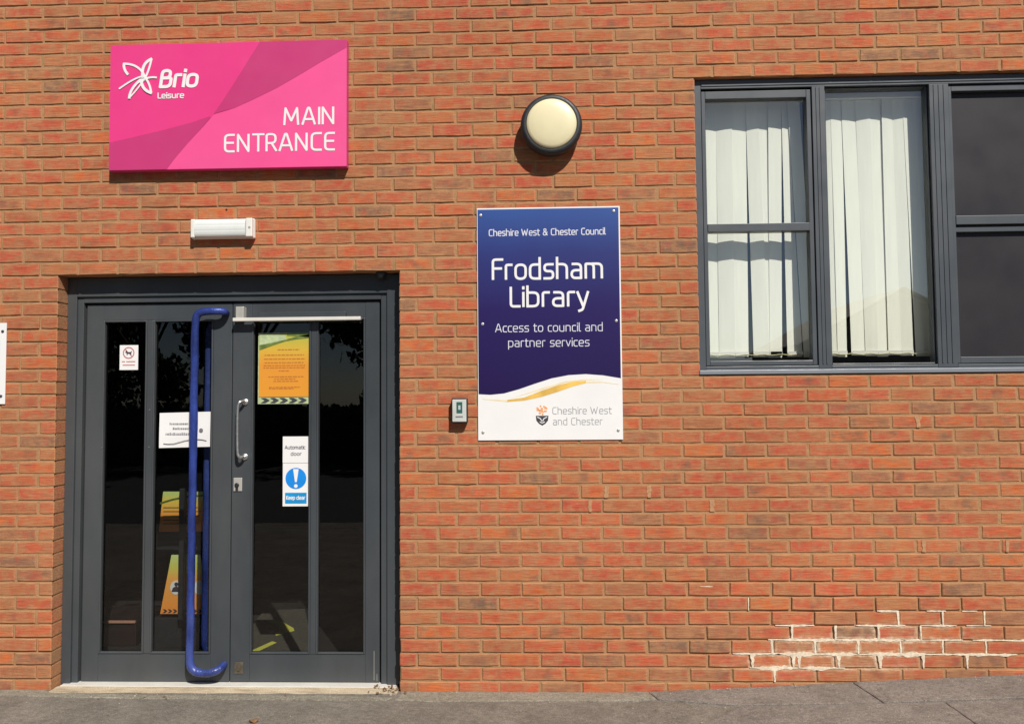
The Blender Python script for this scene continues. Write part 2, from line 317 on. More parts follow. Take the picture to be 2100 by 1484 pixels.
def stroke(mb, pts, closed, wd, y, y1):
    n = len(pts); L = []; Rr = []
    for i in range(n):
        p = pts[i]
        a = (p - pts[i - 1]) if (closed or i > 0) else None; b = (pts[(i + 1) % n] - p) if (closed or i < n - 1) else None
        a = a.normalized() if a and a.length > 0 else None; b = b.normalized() if b and b.length > 0 else None
        t = (a + b) if (a and b) else (a or b)
        if t.length < .2: t = b
        t = t.normalized(); nn = Vector((-t.y, t.x)); k = 1 / max(.55, nn.dot(Vector((-b.y, b.x)))) if (a and b) else 1
        e = Vector((0, 0))
        if not closed and i == 0: e = -t * wd * .32
        if not closed and i == n - 1: e = t * wd * .32
        L.append(p + nn * wd * .5 * k + e); Rr.append(p - nn * wd * .5 * k + e)
    m = n if closed else n - 1; vs = []; fs = []
    for yy in (y, y1): vs += [(v.x, yy - .00022 * i / n, v.y) for i, v in enumerate(L)] + [(v.x, yy - .00022 * i / n, v.y) for i, v in enumerate(Rr)]
    for i in range(m):
        j = (i + 1) % n; fs += [(i, n + i, n + j, j), (2 * n + i, 2 * n + j, 3 * n + j, 3 * n + i), (i, j, 2 * n + j, 2 * n + i), (n + j, n + i, 3 * n + i, 3 * n + j)]
    mb.add(vs, fs)
def text(mb, s, x0, x1, z, h, wt, y, slant=0.0, th=.0006):
    tot = sum(GL[c][0] for c in s) - .10; sx = (x1 - x0) / (tot * h); x = x0
    for c in s:
        adv, st = GL[c]
        for pts, cl in st:
            q = rnd_poly(pts, bool(cl), .24)
            q = [Vector((x + (p.x * sx * .87 + .03 * sx + slant * p.y) * h, z + p.y * h)) for p in q]
            stroke(mb, q, bool(cl), wt, y - .00027 * st.index((pts, cl)), y + th)
        x += adv * h * sx
def circle(cx, cz, r, n=40, sz=1.0): return [(cx + r * math.cos(2 * math.pi * i / n), cz + r * sz * math.sin(2 * math.pi * i / n)) for i in range(n)]

# ------------------------------------------------------------------ brick building
ZD = {-1: -.008, 0: -.005, 1: -.001, 2: -.001, 3: .002, 4: .004, 5: .005, 6: .005, 7: .007, 8: .004, 9: .003, 10: .002, 11: .001, 12: 0, 13: .001, 14: 0, 15: 0, 16: .002, 17: .003, 18: .001, 19: -.003, 20: -.005, 21: -.005, 22: -.006, 23: -.006, 24: -.008, 25: -.006, 26: -.010, 27: -.010, 28: -.007, 29: -.003, 30: -.004, 31: -.001, 32: -.001, 33: 0, 34: 0, 35: .002, 36: .006, 37: .003, 38: .002, 39: .006, 40: .006, 41: .007, 42: .007, 43: .005, 44: .002, 45: 0, 46: -.002, 47: -.003, 48: -.003, 49: -.002, 50: -.003}
def zl(k): return (50 - k) * .075 + ZD.get(k, 0)
DX0, DX1, DZ1 = -2.721, -.775, zl(20) - .002            # door opening
WX0, WX1, WZ0, WZ1 = .885, 3.075, zl(28) + .002, zl(6) - .002   # window opening
XA, XB, ZA, ZB = -5.2, 5.4, -.22, 5.0
bld = thing("brick_building", (0, .15, -.066), "red brick council building front with anthracite double doors and a wide grey window", "building")

mb = MB()   # solid wall behind the bricks, with the two openings left out
for a in ((XA, DX0 - .004, ZA, ZB), (DX0 - .004, DX1 + .004, DZ1 + .004, ZB), (DX1 + .004, WX0 - .004, ZA, ZB), (WX0 - .004, WX1 + .004, ZA, WZ0 - .004), (WX0 - .004, WX1 + .004, WZ1 + .004, ZB), (WX1 + .004, XB, ZA, ZB)):
    mb.box(a[0], a[1], .016, .30, a[2], a[3])
mb.build("wall", M['mortar'], bld)
# mortar skin: an uneven sheet a few millimetres behind the brick faces
def rec(x, z):
    base = .0036 + .0028 * noise.noise(Vector((x * 2.3, 0, z * 5)))
    d = math.exp(-((x - 1.45) / 1.0) ** 2 - ((z - .28) / .26) ** 2) * .0065 + math.exp(-((x + 2.9) / .5) ** 2 - ((z - .12) / .15) ** 2) * .006
    d += math.exp(-((x + .3) / .6) ** 2 - ((z - .1) / .12) ** 2) * .003
    return min(.0145, max(.0008, base + d + .0016 * noise.noise(Vector((x * 40, 3, z * 40)))))
mb = MB(); st = .026; nx = int((XB - XA) / st); nz = int((ZB - ZA) / st); idx = {}
xs = sorted(set([XA + st * i for i in range(nx + 1)] + [DX0 - .004, DX1 + .004, WX0 - .004, WX1 + .004])); zs_ = sorted(set([ZA + st * i for i in range(nz + 1)] + [DZ1 + .004, WZ0 - .004, WZ1 + .004]))
for i, x in enumerate(xs):
    for j, z in enumerate(zs_): idx[i, j] = len(mb.v); mb.v.append((x, rec(x, z), z))
for i in range(len(xs) - 1):
    for j in range(len(zs_) - 1):
        cx = (xs[i] + xs[i + 1]) / 2; cz = (zs_[j] + zs_[j + 1]) / 2
        if DX0 - .004 < cx < DX1 + .004 and cz < DZ1 + .004: continue
        if WX0 - .004 < cx < WX1 + .004 and WZ0 - .004 < cz < WZ1 + .004: continue
        mb.f.append((idx[i, j], idx[i + 1, j], idx[i + 1, j + 1], idx[i, j + 1])); mb.mi.append(0)
mb.build("mortar_joint", M['mortar'], bld, smooth=False)

def brick_rings(w_, h_, seed):
    rg = random.Random(seed); vs = []
    for y, ins, jt in ((-.0, .0045, .0012), (.0035, .0, .0014), (.0995, .0, 0)):
        for (u, v) in ((-1, -1), (-.33, -1), (.33, -1), (1, -1), (1, 1), (.33, 1), (-.33, 1), (-1, 1)):
            cor = .0012 if abs(u) == 1 else 0
            vs.append((u * (w_ / 2 - (ins if abs(u) == 1 else 0) - cor) + rg.uniform(-jt, jt), y + (rg.uniform(-.0004, .0004) if y < .05 else 0), v * (h_ / 2 - ins * .7 - cor) + rg.uniform(-jt, jt)))
    fs = [(0, 1, 6, 7), (1, 2, 5, 6), (2, 3, 4, 5)]
    for r in (0, 8):
        for j in range(8): fs.append((r + (j + 1) % 8, r + j, r + 8 + j, r + 8 + (j + 1) % 8))
    return vs, fs
BW, BH = .215, .0655
variants = []
for i in range(9):
    vs, fs = brick_rings(BW, BH, i); me = bpy.data.meshes.new("brick"); me.from_pydata(vs, [], fs); me.materials.append(M['brick'])
    uv = me.uv_layers.new(name="UVMap")
    for lp in me.loops: c = me.vertices[lp.vertex_index].co; uv.data[lp.index].uv = (c.x / BW + .5, c.z / BH + .5)
    variants.append(me)
layout = []; rg = random.Random(31)
for k in range(-18, 53):
    z1 = zl(k) - .0100; z0 = zl(k + 1) if k + 1 <= 50 else zl(k) - .075; zc = (z0 + z1) / 2; hh = z1 - z0
    off = (.086 + .034 * (k - 3) / 46 if k % 2 else .218) + rg.uniform(-.004, .004)
    n0 = int((XA - off) / .225); x = off + n0 * .225
    while x < XB - .24:
        jl = rg.uniform(-.0028, .0028) if True else 0
        a = x + .005 + jl; b = x + .220 + rg.uniform(-.0028, .0028); x += .225
        segs = [(a, b)]
        for (ox0, ox1, oz0, oz1) in ((DX0, DX1, -1, DZ1), (WX0, WX1, WZ0, WZ1)):
            if oz0 < zc < oz1:
                ns = []
                for (p, q) in segs:
                    if q <= ox0 or p >= ox1: ns.append((p, q))
                    else:
                        if p < ox0 - .02: ns.append((p, ox0))
                        if q > ox1 + .02: ns.append((ox1, q))
                segs = ns
        for (p, q) in segs:
            if q - p > .022: layout.append((p, q, zc, hh))
# a slim closer would leave a gap wherever a cut piece was dropped: stretch the last brick to the jamb
def seen(p, q, zc):
    c = Vector(((p + q) / 2, 0, zc)); d = c - CAM_P; D = d.dot(cf); u = d.dot(cr) / D * 1600; v = d.dot(cu) / D * 1600
    if abs(u) > 1050 or abs(v) > 742: return 0
    return (q - p) / (D * D) * (1 if q - p > .1 else .5)
order = sorted(layout, key=lambda t: -seen(*t[:3])); single = set(order[:300])
JV, JF, JT, JU = [], [], [], []
cnt = 0
for t in layout:
    p, q, zc, hh = t; out = -abs(rg.gauss(.0004, .0014)); rot = rg.gauss(0, .0034); ty = rg.gauss(0, .0012)
    if t in single:
        o = bpy.data.objects.new("brick", variants[rg.randrange(9)]); COL.objects.link(o); o.parent = bld
        o.location = Vector(((p + q) / 2, out, zc)) - bld.location; o.scale = ((q - p) / BW, 1, hh / BH); o.rotation_euler = (ty, rot, 0)
    else:
        vs, fs = brick_rings(q - p, hh, cnt % 23); o0 = len(JV); tone = rg.random(); cnt += 1
        for v in vs: JV.append((v[0] + (p + q) / 2 - v[2] * rot, v[1] + out - v[2] * ty, v[2] + zc + v[0] * -rot)); JU.append((v[0] / (q - p) + .5, v[2] / hh + .5))
        for f in fs: JF.append(tuple(o0 + j for j in f)); JT.append(tone)
me = bpy.data.meshes.new("brick_courses"); me.from_pydata(JV, [], JF); me.materials.append(M['brick_joined'])
uv = me.uv_layers.new(name="UVMap"); li = [0] * len(me.loops); me.loops.foreach_get("vertex_index", li)
uv.data.foreach_set("uv", [c for j in li for c in JU[j]])
at = me.attributes.new("tone", 'FLOAT', 'FACE'); at.data.foreach_set("value", JT)
o = bpy.data.objects.new("brick_courses", me); COL.objects.link(o); o.parent = bld; o.location = -bld.location; o['kind'] = "stuff"

# lime / salt deposits along the joints low on the right
def ragged(mb, x0, x1, z, hw, seed, fade=True):
    n = max(6, int((x1 - x0) / .006)); L, Rr = [], []
    for i in range(n + 1):
        t = i / n; x = x0 + (x1 - x0) * t; e = min(1, min(t, 1 - t) * 5 + .05) * max(0, min(1.25, .85 + 1.6 * noise.noise(Vector((x * 9, seed, 20)))))
        a = hw * e * (1 + .9 * noise.noise(Vector((x * 45, seed, 1)))); b = hw * e * (1 + .9 * noise.noise(Vector((x * 45, seed, 9)))); d = .0015 * noise.noise(Vector((x * 12, seed, 4)))
        L.append((x, z + d + max(.0002, a))); Rr.append((x, z + d - max(.0002, b)))
    vs = [(x, -.0030, z_) for x, z_ in L] + [(x, -.0030, z_) for x, z_ in Rr] + [(x, .006, z_ + .0015) for x, z_ in L] + [(x, .006, z_ - .0015) for x, z_ in Rr]; m = n + 1; fs = []
    for i in range(n): fs += [(m + i, m + i + 1, i + 1, i), (i, i + 1, 2 * m + i + 1, 2 * m + i), (m + i + 1, m + i, 3 * m + i, 3 * m + i + 1)]
    mb.add(vs, fs)
def ragged_v(mb, x, z0, z1, wt_, wb, seed):
    n = 12; L, Rr = [], []
    for i in range(n + 1):
        t = i / n; z = z0 + (z1 - z0) * t; hw = (wb + (wt_ - wb) * t ** 2) / 2
        L.append((x - hw * (1 + .7 * noise.noise(Vector((z * 60, seed, 2)))), z)); Rr.append((x + hw * (1 + .7 * noise.noise(Vector((z * 60, seed, 7)))), z))
    m = n + 1; vs = [(a, -.0031, z) for a, z in L] + [(a, -.0031, z) for a, z in Rr] + [(a - .001, .006, z) for a, z in L] + [(a + .001, .006, z) for a, z in Rr]; fs = []
    for i in range(n): fs += [(i, m + i, m + i + 1, i + 1), (i, i + 1, 2 * m + i + 1, 2 * m + i), (m + i + 1, m + i, 3 * m + i, 3 * m + i + 1)]
    mb.add(vs, fs)
mb = MB(); Hk = lambda k: zl(k) - .005
for x0, x1, k, hw in ((1.26, 1.468, 46, .0034), (1.688, 1.95, 46, .0026), (2.03, 2.22, 46, .0018), (2.27, 2.40, 46, .0012), (1.219, 1.60, 47, .0048), (1.58, 1.95, 47, .0040), (1.93, 2.25, 47, .0030), (2.3, 2.62, 47, .0022), (1.03, 1.30, 48, .0028), (1.25, 1.75, 48, .0048), (1.70, 2.20, 48, .0052), (2.15, 2.53, 48, .0040), (1.12, 1.40, 49, .0046), (1.36, 1.625, 49, .0040), (1.802, 1.917, 45, .0032), (2.063, 2.166, 45, .0024), (2.25, 2.33, 45, .0012)):
    ragged(mb, x0, x1, Hk(k), hw * 1.65, k * 3.7 + x0)
for xs_, k in (((1.348, 1.579, 1.807, 2.029), 46), ((1.24, 1.469, 1.697, 1.92, 2.142, 2.368), 47), ((1.134, 1.351, 1.381, 1.592, 1.811, 2.037, 2.267), 48), ((1.25,), 49), ((1.912, 2.147, 2.365), 45)):
    for x in xs_:
        big = k == 48; f = 1 if x < 1.95 else .7
        ragged_v(mb, x, zl(k + 1) - .002, zl(k) - .004, (.030 if big else .014) * f, (.010 if big else .009) * f, x * 7)
ragged_v(mb, 1.119, zl(44 + 1), zl(44) - .01, .006, .005, 3); ragged(mb, .86, .93, zl(43) - .03, .002, 5)
o = mb.build("salt_deposit", M['lime'], bld); o['kind'] = "stuff"; o['label'] = "white lime streaks along the lowest joints at the right"

M['smear'] = pm("pale_clay_smear", (.50, .28, .15), .95, var=.2, scale=60, bump=.004, spec=.2)
mb = MB()
for i, (x, z, w_) in enumerate(((-.397, 1.103, .026), (.364, 1.027, .028), (.595, 1.026, .024), (.273, .950, .020), (.935, .958, .026), (2.05, 1.395, .030), (2.06, .724, .022), (2.50, .718, .018))):
    kk = min(range(51), key=lambda k: abs(zl(k) - .04 - z)); ragged_v(mb, x, zl(kk + 1) + .001, zl(kk) - .011, w_, w_ * .8, i * 2.3)
o = mb.build("mortar_smear", M['smear'], bld); o['kind'] = "stuff"
# interior shells, so that what shows through the glass is a real dim room
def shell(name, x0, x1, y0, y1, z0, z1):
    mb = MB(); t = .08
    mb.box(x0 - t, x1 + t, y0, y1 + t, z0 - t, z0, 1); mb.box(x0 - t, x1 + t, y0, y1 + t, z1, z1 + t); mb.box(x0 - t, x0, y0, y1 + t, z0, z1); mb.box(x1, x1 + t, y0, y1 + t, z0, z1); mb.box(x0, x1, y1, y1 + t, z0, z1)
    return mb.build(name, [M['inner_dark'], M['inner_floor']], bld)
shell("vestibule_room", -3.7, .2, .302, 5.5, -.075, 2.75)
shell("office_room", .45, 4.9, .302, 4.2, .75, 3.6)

def pane(parent, x0, x1, z0, z1, y, gm, name="pane"):
    mb = MB(); t = .006
    mb.add([(x0, y, z0), (x1, y, z0), (x1, y, z1), (x0, y, z1)], [(0, 1, 2, 3)], 0)
    mb.add([(x0, y, z0), (x1, y, z0), (x1, y, z1), (x0, y, z1), (x0, y + t, z0), (x1, y + t, z0), (x1, y + t, z1), (x0, y + t, z1)], [(5, 4, 7, 6), (4, 5, 1, 0), (5, 6, 2, 1), (6, 7, 3, 2), (7, 4, 0, 3)], 1)
    me = bpy.data.meshes.new(name); me.from_pydata(mb.v, [], mb.f); me.materials.append(gm); me.materials.append(M['clear'])
    for p, i in zip(me.polygons, mb.mi): p.material_index = i
    ob = bpy.data.objects.new(name, me); COL.objects.link(ob); ob.parent = parent; ob.location = -wpos(parent); return ob
def boxpart(name, mat, parent, boxes, bevel=.0025):
    mb = MB()
    for b in boxes: mb.box(*b)
    return mb.build(name, mat, parent, bevel=bevel)

# ---- door frame and leaves
frame = boxpart("door_frame", M['grey'], bld, [(DX0 + .001, -2.667, .090, .175, -.066, DZ1 - .002), (-.862, DX1 - .001, .090, .175, -.066, DZ1 - .002), (-2.6668, -.8622, .090, .175, 2.132, DZ1 - .002)])
boxpart("frame_rebate", M['grey'], frame, [(-2.6665, -2.632, .104, .172, -.064, 2.1315), (-.898, -.8625, .104, .172, -.064, 2.1315), (-2.6318, -.8982, .102, .172, 2.098, 2.1315)], .002)
boxpart("frame_seal", M['gasket'], frame, [(-2.6315, -2.622, .128, .170, -.06, 2.0975), (-.908, -.8985, .128, .170, -.06, 2.0975), (-2.6218, -.9082, .128, .170, 2.090, 2.0975)], 0)
def leaf_door(x0, x1, gx):
    L = thing("door_leaf", (0, 0, 0), None, None); L.parent = bld; L.location = Vector(((x0 + x1) / 2, .14, -.06)) - bld.location
    zb, zt = -.058, 2.088; g0, g1 = .107, 1.985; y0, y1 = .118, .164
    (a, b), (c, d) = gx
    for q0, q1 in ((x0, a - .0105), (d + .0105, x1)): boxpart("stile", M['grey'], L, [(q0, q1, y0, y1, zb, zt)])
    boxpart("top_rail", M['grey'], L, [(a - .0103, d + .0103, y0 + .0005, y1, g1 + .0105, zt)]); boxpart("bottom_rail", M['grey'], L, [(a - .0103, d + .0103, y0 + .0005, y1, zb, g0 - .0105)])
    boxpart("glazing_bar", M['grey'], L, [(b + .0105, c - .0105, y0 - .003, y1, g0 - .0100, g1 + .0100)], .004)
    for p, q in gx:
        pane(L, p - .009, q + .009, g0 - .009, g1 + .009, .136, M['glass'])
        boxpart("glazing_bead", M['grey'], L, [(p - .0103, p, y0 - .005, .134, g0 - .0103, g1 + .0103), (q, q + .0103, y0 - .005, .134, g0 - .0103, g1 + .0103), (p + .0002, q - .0002, y0 - .0047, .134, g0 - .0103, g0), (p + .0002, q - .0002, y0 - .0047, .134, g1, g1 + .0103)], .0035)
        boxpart("glazing_seal", M['gasket'], L, [(p + .0002, p + .003, .128, .1352, g0 + .0002, g1 - .0002), (q - .003, q - .0002, .128, .1352, g0 + .0002, g1 - .0002)], 0)
    return L
LL = leaf_door(-2.620, -1.7655, ((-2.513, -2.272), (-2.216, -1.885))); LL['label'] = "left door leaf with the tall blue pull rail"
RL = leaf_door(-1.7605, -.9105, ((-1.640, -1.316), (-1.262, -1.002))); RL['label'] = "right door leaf with slim chrome handle and orange notice"
# tall blue rail on the left leaf
pts = []
P0 = [(-1.800, .120, 2.030), (-1.790, .075, 2.034), (-1.810, .052, 2.036), (-1.90, .050, 2.036), (-1.943, .050, 2.022), (-1.952, .050, 1.975)]
for i in range(len(P0) - 1):
    for t in (0, .34, .67): pts.append(Vector(P0[i]).lerp(Vector(P0[i + 1]), t))
for i in range(48): pts.append(Vector((-1.952 - .010 * (i / 47) + .0016 * noise.noise(Vector((0, 0, i * .4))), .050, 1.975 - (1.975 - .085) * i / 47)))
P1 = [(-1.962, .050, .078), (-1.955, .049, .038), (-1.925, .048, .016), (-1.86, .048, .010), (-1.812, .052, .022), (-1.795, .078, .034), (-1.796, .120, .036)]
for i in range(len(P1) - 1):
    for t in (0, .34, .67): pts.append(Vector(P1[i]).lerp(Vector(P1[i + 1]), t))
pts.append(Vector(P1[-1]))
for _ in range(3): pts = [pts[0]] + [(pts[i - 1] + pts[i] * 2 + pts[i + 1]) / 4 for i in range(1, len(pts) - 1)] + [pts[-1]]
mb = MB(); mb.tube(pts, .0215, 18, wob=.09); o = mb.build("pull_rail", M['blue_tape'], LL, smooth=True); o['label'] = "tall royal blue wrapped pull rail"
mb = MB(); mb.tube([Vector((-1.80, .165, 1.985)), Vector((-1.86, .205, 1.985)), Vector((-1.93, .226, 1.98)), Vector((-1.944, .228, 1.94))] + [Vector((-1.944 - .006 * i / 20, .228, 1.92 - 1.80 * i / 20)) for i in range(21)] + [Vector((-1.94, .226, .085)), Vector((-1.87, .205, .08)), Vector((-1.80, .165, .08))], .025, 16, wob=.05)  # second rail added at the outer rail's mirrored place, giving the blue stripe
o = mb.build("pull_rail", M['blue_tape'], LL, smooth=True); o['label'] = "second blue rail added behind the glass, mirroring the outer one"
# chrome handle, lock, plate and closer on the right leaf
pts = [Vector(p) for p in ((-1.685, .118, 1.518), (-1.687, .085, 1.522), (-1.702, .070, 1.518), (-1.711, .068, 1.49), (-1.711, .068, 1.235), (-1.702, .070, 1.208), (-1.687, .085, 1.203), (-1.685, .118, 1.205))]
fine = []
for i in range(len(pts) - 1): fine += [pts[i].lerp(pts[i + 1], t) for t in (0, .25, .5, .75)]
fine.append(pts[-1]); fine = [fine[0]] + [(fine[i - 1] + fine[i] + fine[i + 1]) / 3 for i in range(1, len(fine) - 1)] + [fine[-1]]
mb = MB(); mb.tube(fine, .0085, 14); mb.lathe([(.018, .1178), (.018, .111), (.014, .108)], -1.685, 1.518, 24); mb.lathe([(.018, .1178), (.018, .111), (.014, .108)], -1.685, 1.205, 24)
mb.build("pull_handle", M['steel'], RL, smooth=True)
o = boxpart("lock_plate", M['satin'], RL, [(-1.749, -1.699, .1125, .1177, 1.010, 1.086)])
mb = MB(); mb.lathe([(.013, .1123), (.013, .108), (.010, .106)], -1.728, 1.045, 20); mb.box(-1.735, -1.721, .1085, .1122, 1.015, 1.034); mb.build("keyhole", M['black'], RL, smooth=False)
boxpart("floor_bolt", M['tarnish'], RL, [(-1.735, -1.685, .113, .1177, -.012, .052), (-1.718, -1.702, .106, .1128, .005, .035)], .002)
boxpart("closer_rail", M['cream_metal'], RL, [(-1.742, -1.008, .062, .090, 1.977, 1.997)], .003)
boxpart("closer_arm", M['satin'], RL, [(-1.728, -1.682, .070, .1177, 1.9972, 2.062)], .003)
boxpart("closer_body", M['grey'], RL, [(-1.60, -1.10, .0903, .1177, 1.973, 2.030)], .003)
mb = MB()
for x, z in ((-2.2437, 1.475), (-2.2437, 1.262)): mb.lathe([(.0045, .1148), (.0035, .1125)], x, z, 12)
mb.lathe([(.0045, .1128), (.0035, .110)], -2.517, 1.262, 12); mb.build("stop_screw", M['steel'], LL)
boxpart("worn_edge", M['satin'], RL, [(-.9420, -.9400, .1172, .1182, -.045, .115)], 0); boxpart("worn_edge", M['satin'], RL, [(-.9255, -.9238, .1172, .1182, -.05, -.012)], 0)
o = boxpart("threshold_strip", M['cream_metal'], bld, [(-2.705, -.800, .055, .185, -.085, -.0615)], .003)
k = NT("worn_step"); p = k.pos(); c = k.ramp(k.noise(k.scaled(p, (.6, 2, 1)), 9, 6, .7), [(.28, (.30, .23, .15)), (.5, (.55, .44, .30)), (.72, (.66, .55, .39))]); c = k.mix(1., c, k.ramp(k.noise(p, 140, 4), [(.3, .7), (.7, 1.2)]), 'MULTIPLY'); k.l(c, k.b.inputs['Base Color']); k.b.inputs['Roughness'].default_value = .9; k.bump(k.noise(p, 90, 5), .006)
mb = MB(); n = 60; fr = [(-2.715 + (2.715 - .785) * i / n, -.034 + .012 * noise.noise(Vector((i * .31, 2, 0)))) for i in range(n + 1)]
vs = [(x, y, -.0645) for x, y in fr] + [(x, .0545, -.0635) for x, y in fr] + [(x, y - .004, -.12) for x, y in fr]; m = n + 1
mb.add(vs, [f for i in range(n) for f in ((i, i + 1, m + i + 1, m + i), (2 * m + i, 2 * m + i + 1, i + 1, i))]); mb.build("door_step", k.m, bld)
mb = MB(); mb.lathe([(.030, .0), (.028, -.010), (.018, -.022), (.006, -.027)], 0, 0, 20)
q = MB(); q.add([(x - .885, .045 + z * 1.0, DZ1 - .003 + y * 1.4) for x, y, z in mb.v], mb.f); o = q.build("soffit_sensor", M['black'], bld, smooth=True)

# ---- window
win = boxpart("window_frame", M['grey_win'], bld, [(WX0 + .001, .925, .048, .135, WZ0 + .03, WZ1 - .001), (1.541, 1.612, .048, .135, WZ0 + .03, 3.2518), (2.186, 2.292, .048, .135, WZ0 + .03, 3.2518), (3.03, WX1 - .001, .048, .135, WZ0 + .03, WZ1 - .001), (.9252, 3.0298, .0485, .135, 3.252, WZ1 - .001), (.9252, 1.5408, .0485, .135, 1.667, 1.692), (1.6122, 2.1858, .0485, .135, 1.667, 1.692), (2.2922, 3.0298, .0485, .135, 1.667, 1.692)], .002)
mb = MB()   # raised ridges running up the mullions and along the head
for x in (1.566, 1.586, 2.212, 2.239, 2.266): mb.box(x - .0035, x + .0035, .0445, .0478, 1.70, 3.248)
mb.box(.93, 3.02, .0445, .0482, 3.266, 3.274); mb.build("frame_ridge", M['grey_win'], win)
def sash_parts(x0, x1, z0, z1, gx0, gx1, gz0, gz1, y, gm, bar=None):
    boxes = [(x0, gx0, y, y + .055, z0, z1), (gx1, x1, y, y + .055, z0, z1), (gx0 + .0002, gx1 - .0002, y + .0004, y + .055, gz1, z1), (gx0 + .0002, gx1 - .0002, y + .0004, y + .055, z0, gz0)]
    if bar: boxes.append((gx0 + .0002, gx1 - .0002, y - .004, y + .055, bar[0], bar[1]))
    s_ = boxpart("sash", M['grey_win'], win, boxes, .0022)
    mb = MB()
    for a in ((x0 - .0038, x0 - .0002, z0, z1), (x1 + .0002, x1 + .0038, z0, z1)): mb.box(a[0], a[1], y + .012, y + .05, a[2], a[3])
    mb.box(x0, x1, y + .012, y + .05, z1 + .0002, z1 + .004); mb.build("sash_seal", M['gasket'], win)
    return s_
sash_parts(.929, 1.537, 1.697, 3.240, .951, 1.513, 1.722, 3.197, .058, None, (2.443, 2.487))
pane(win, .950, 1.514, 1.721, 2.444, .090, M['glass_win']); pane(win, .950, 1.514, 2.486, 3.198, .090, M['glass_win'])
sash_parts(1.616, 2.182, 1.696, 3.2475, 1.622, 2.178, 1.703, 3.243, .066, None)
pane(win, 1.621, 2.179, 1.702, 3.244, .096, M['glass_win'])
sash_parts(2.296, 3.026, 1.697, 3.246, 2.313, 3.004, 1.732, 3.214, .060, None, (2.463, 2.512))
boxpart("sash", M['grey_win'], win, [(2.3135, 3.0035, .070, .105, 2.424, 2.452), (2.3135, 3.0035, .085, .105, 2.4522, 2.4625)], .002)
pane(win, 2.312, 3.005, 1.731, 2.425, .093, M['film']); pane(win, 2.312, 3.005, 2.511, 3.215, .090, M['film'])
win.location.y -= .017
boxpart("sill", M['sill'], bld, [(WX0 - .004, WX1 + .004, -.006, .130, WZ0 + .001, WZ0 + .026)], .004)

# ------------------------------------------------------------------ vertical blinds inside the window
def blind(label, slats, x0, x1, tone):
    slats = [(a_ * .981 - .002, b_ * .981 + .002, c_ * .981 - .002, d_ * .981 + .002, e_) for a_, b_, c_, d_, e_ in slats]; x0 *= .981; x1 *= .981
    T = thing("vertical_blind", ((x0 + x1) / 2, .165, 1.75), label, "blind", "vertical blinds hanging behind the window")
    boxpart("headrail", M['white_plastic'], T, [(x0, x1, .140, .185, 3.222, 3.255)], .003)
    for i, (t0, t1, b0, b1, sg) in enumerate(slats):
        mb = MB(); n = 6; rows = 14; vs = []; zt, zb = 3.22, 1.752 - .004 * (i % 3); rr = random.Random(int(t0 * 1000))
        for back in (0, 1):
            for r in range(rows + 1):
                t = r / rows; l = b0 + (t0 - b0) * t; rgt = b1 + (t1 - b1) * t; wd = rgt - l; dep = .009 * sg
                for j in range(n + 1):
                    s = j / n; vs.append((l + wd * s, .165 + (s - .5) * dep + (.0015 if i % 2 else -.0015) - .0012 * math.sin(math.pi * s) + .0018 * math.sin(t * 5 + i) + back * .0012, zb + (zt - zb) * t))
        m = n + 1; N = (rows + 1) * m; fs = []
        for r in range(rows):
            for j in range(n): a = r * m + j; fs += [(a, a + 1, a + m + 1, a + m), (N + a + 1, N + a, N + a + m, N + a + m + 1)]
            fs += [(r * m, (r + 1) * m, N + (r + 1) * m, N + r * m), ((r + 1) * m + n, r * m + n, N + r * m + n, N + (r + 1) * m + n)]
        mb.add(vs, fs); s_ = mb.build("slat", M['slat'], T, smooth=True)
        w_ = MB(); w_.box(b0 + .003, b1 - .003, .1545 - .003, .1545, 1.756, 1.778); w_.build("slat_weight", M['white_plastic'], s_)
    cp = []; lo, hi = slats[0][2], slats[-1][3]
    for i in range(41): x = lo + (hi - lo) * i / 40; cp.append((x, .150, 1.764 - .006 * abs(math.sin(i * .55))))
    mb = MB(); mb.tube(cp, .0022, 6); mb.build("bottom_chain", M['chain'], T, smooth=True); return T
blind("ivory vertical blind behind the left casement split by the transom bar", [(.90, .978, .89, .968, 1), (.982, 1.061, .972, 1.050, 1), (1.061, 1.148, 1.052, 1.138, -1), (1.148, 1.234, 1.138, 1.217, 1), (1.236, 1.300, 1.249, 1.334, -1), (1.287, 1.364, 1.334, 1.407, 1), (1.364, 1.440, 1.340, 1.409, 1), (1.442, 1.476, 1.442, 1.527, 1), (1.476, 1.545, 1.535, 1.600, 1)], .90, 1.60, 0)
blind("ivory vertical blind behind the tall undivided middle light", [(1.60, 1.682, 1.60, 1.679, 1), (1.682, 1.725, 1.681, 1.728, -1), (1.725, 1.790, 1.728, 1.780, 1), (1.790, 1.873, 1.807, 1.885, 1), (1.873, 1.949, 1.889, 1.953, -1), (1.949, 2.019, 1.953, 2.016, 1), (2.019, 2.078, 2.016, 2.090, 1), (2.076, 2.146, 2.090, 2.155, -1), (2.140, 2.225, 2.172, 2.262, 1), (2.205, 2.285, 2.25, 2.32, 1)], 1.60, 2.27, 1)

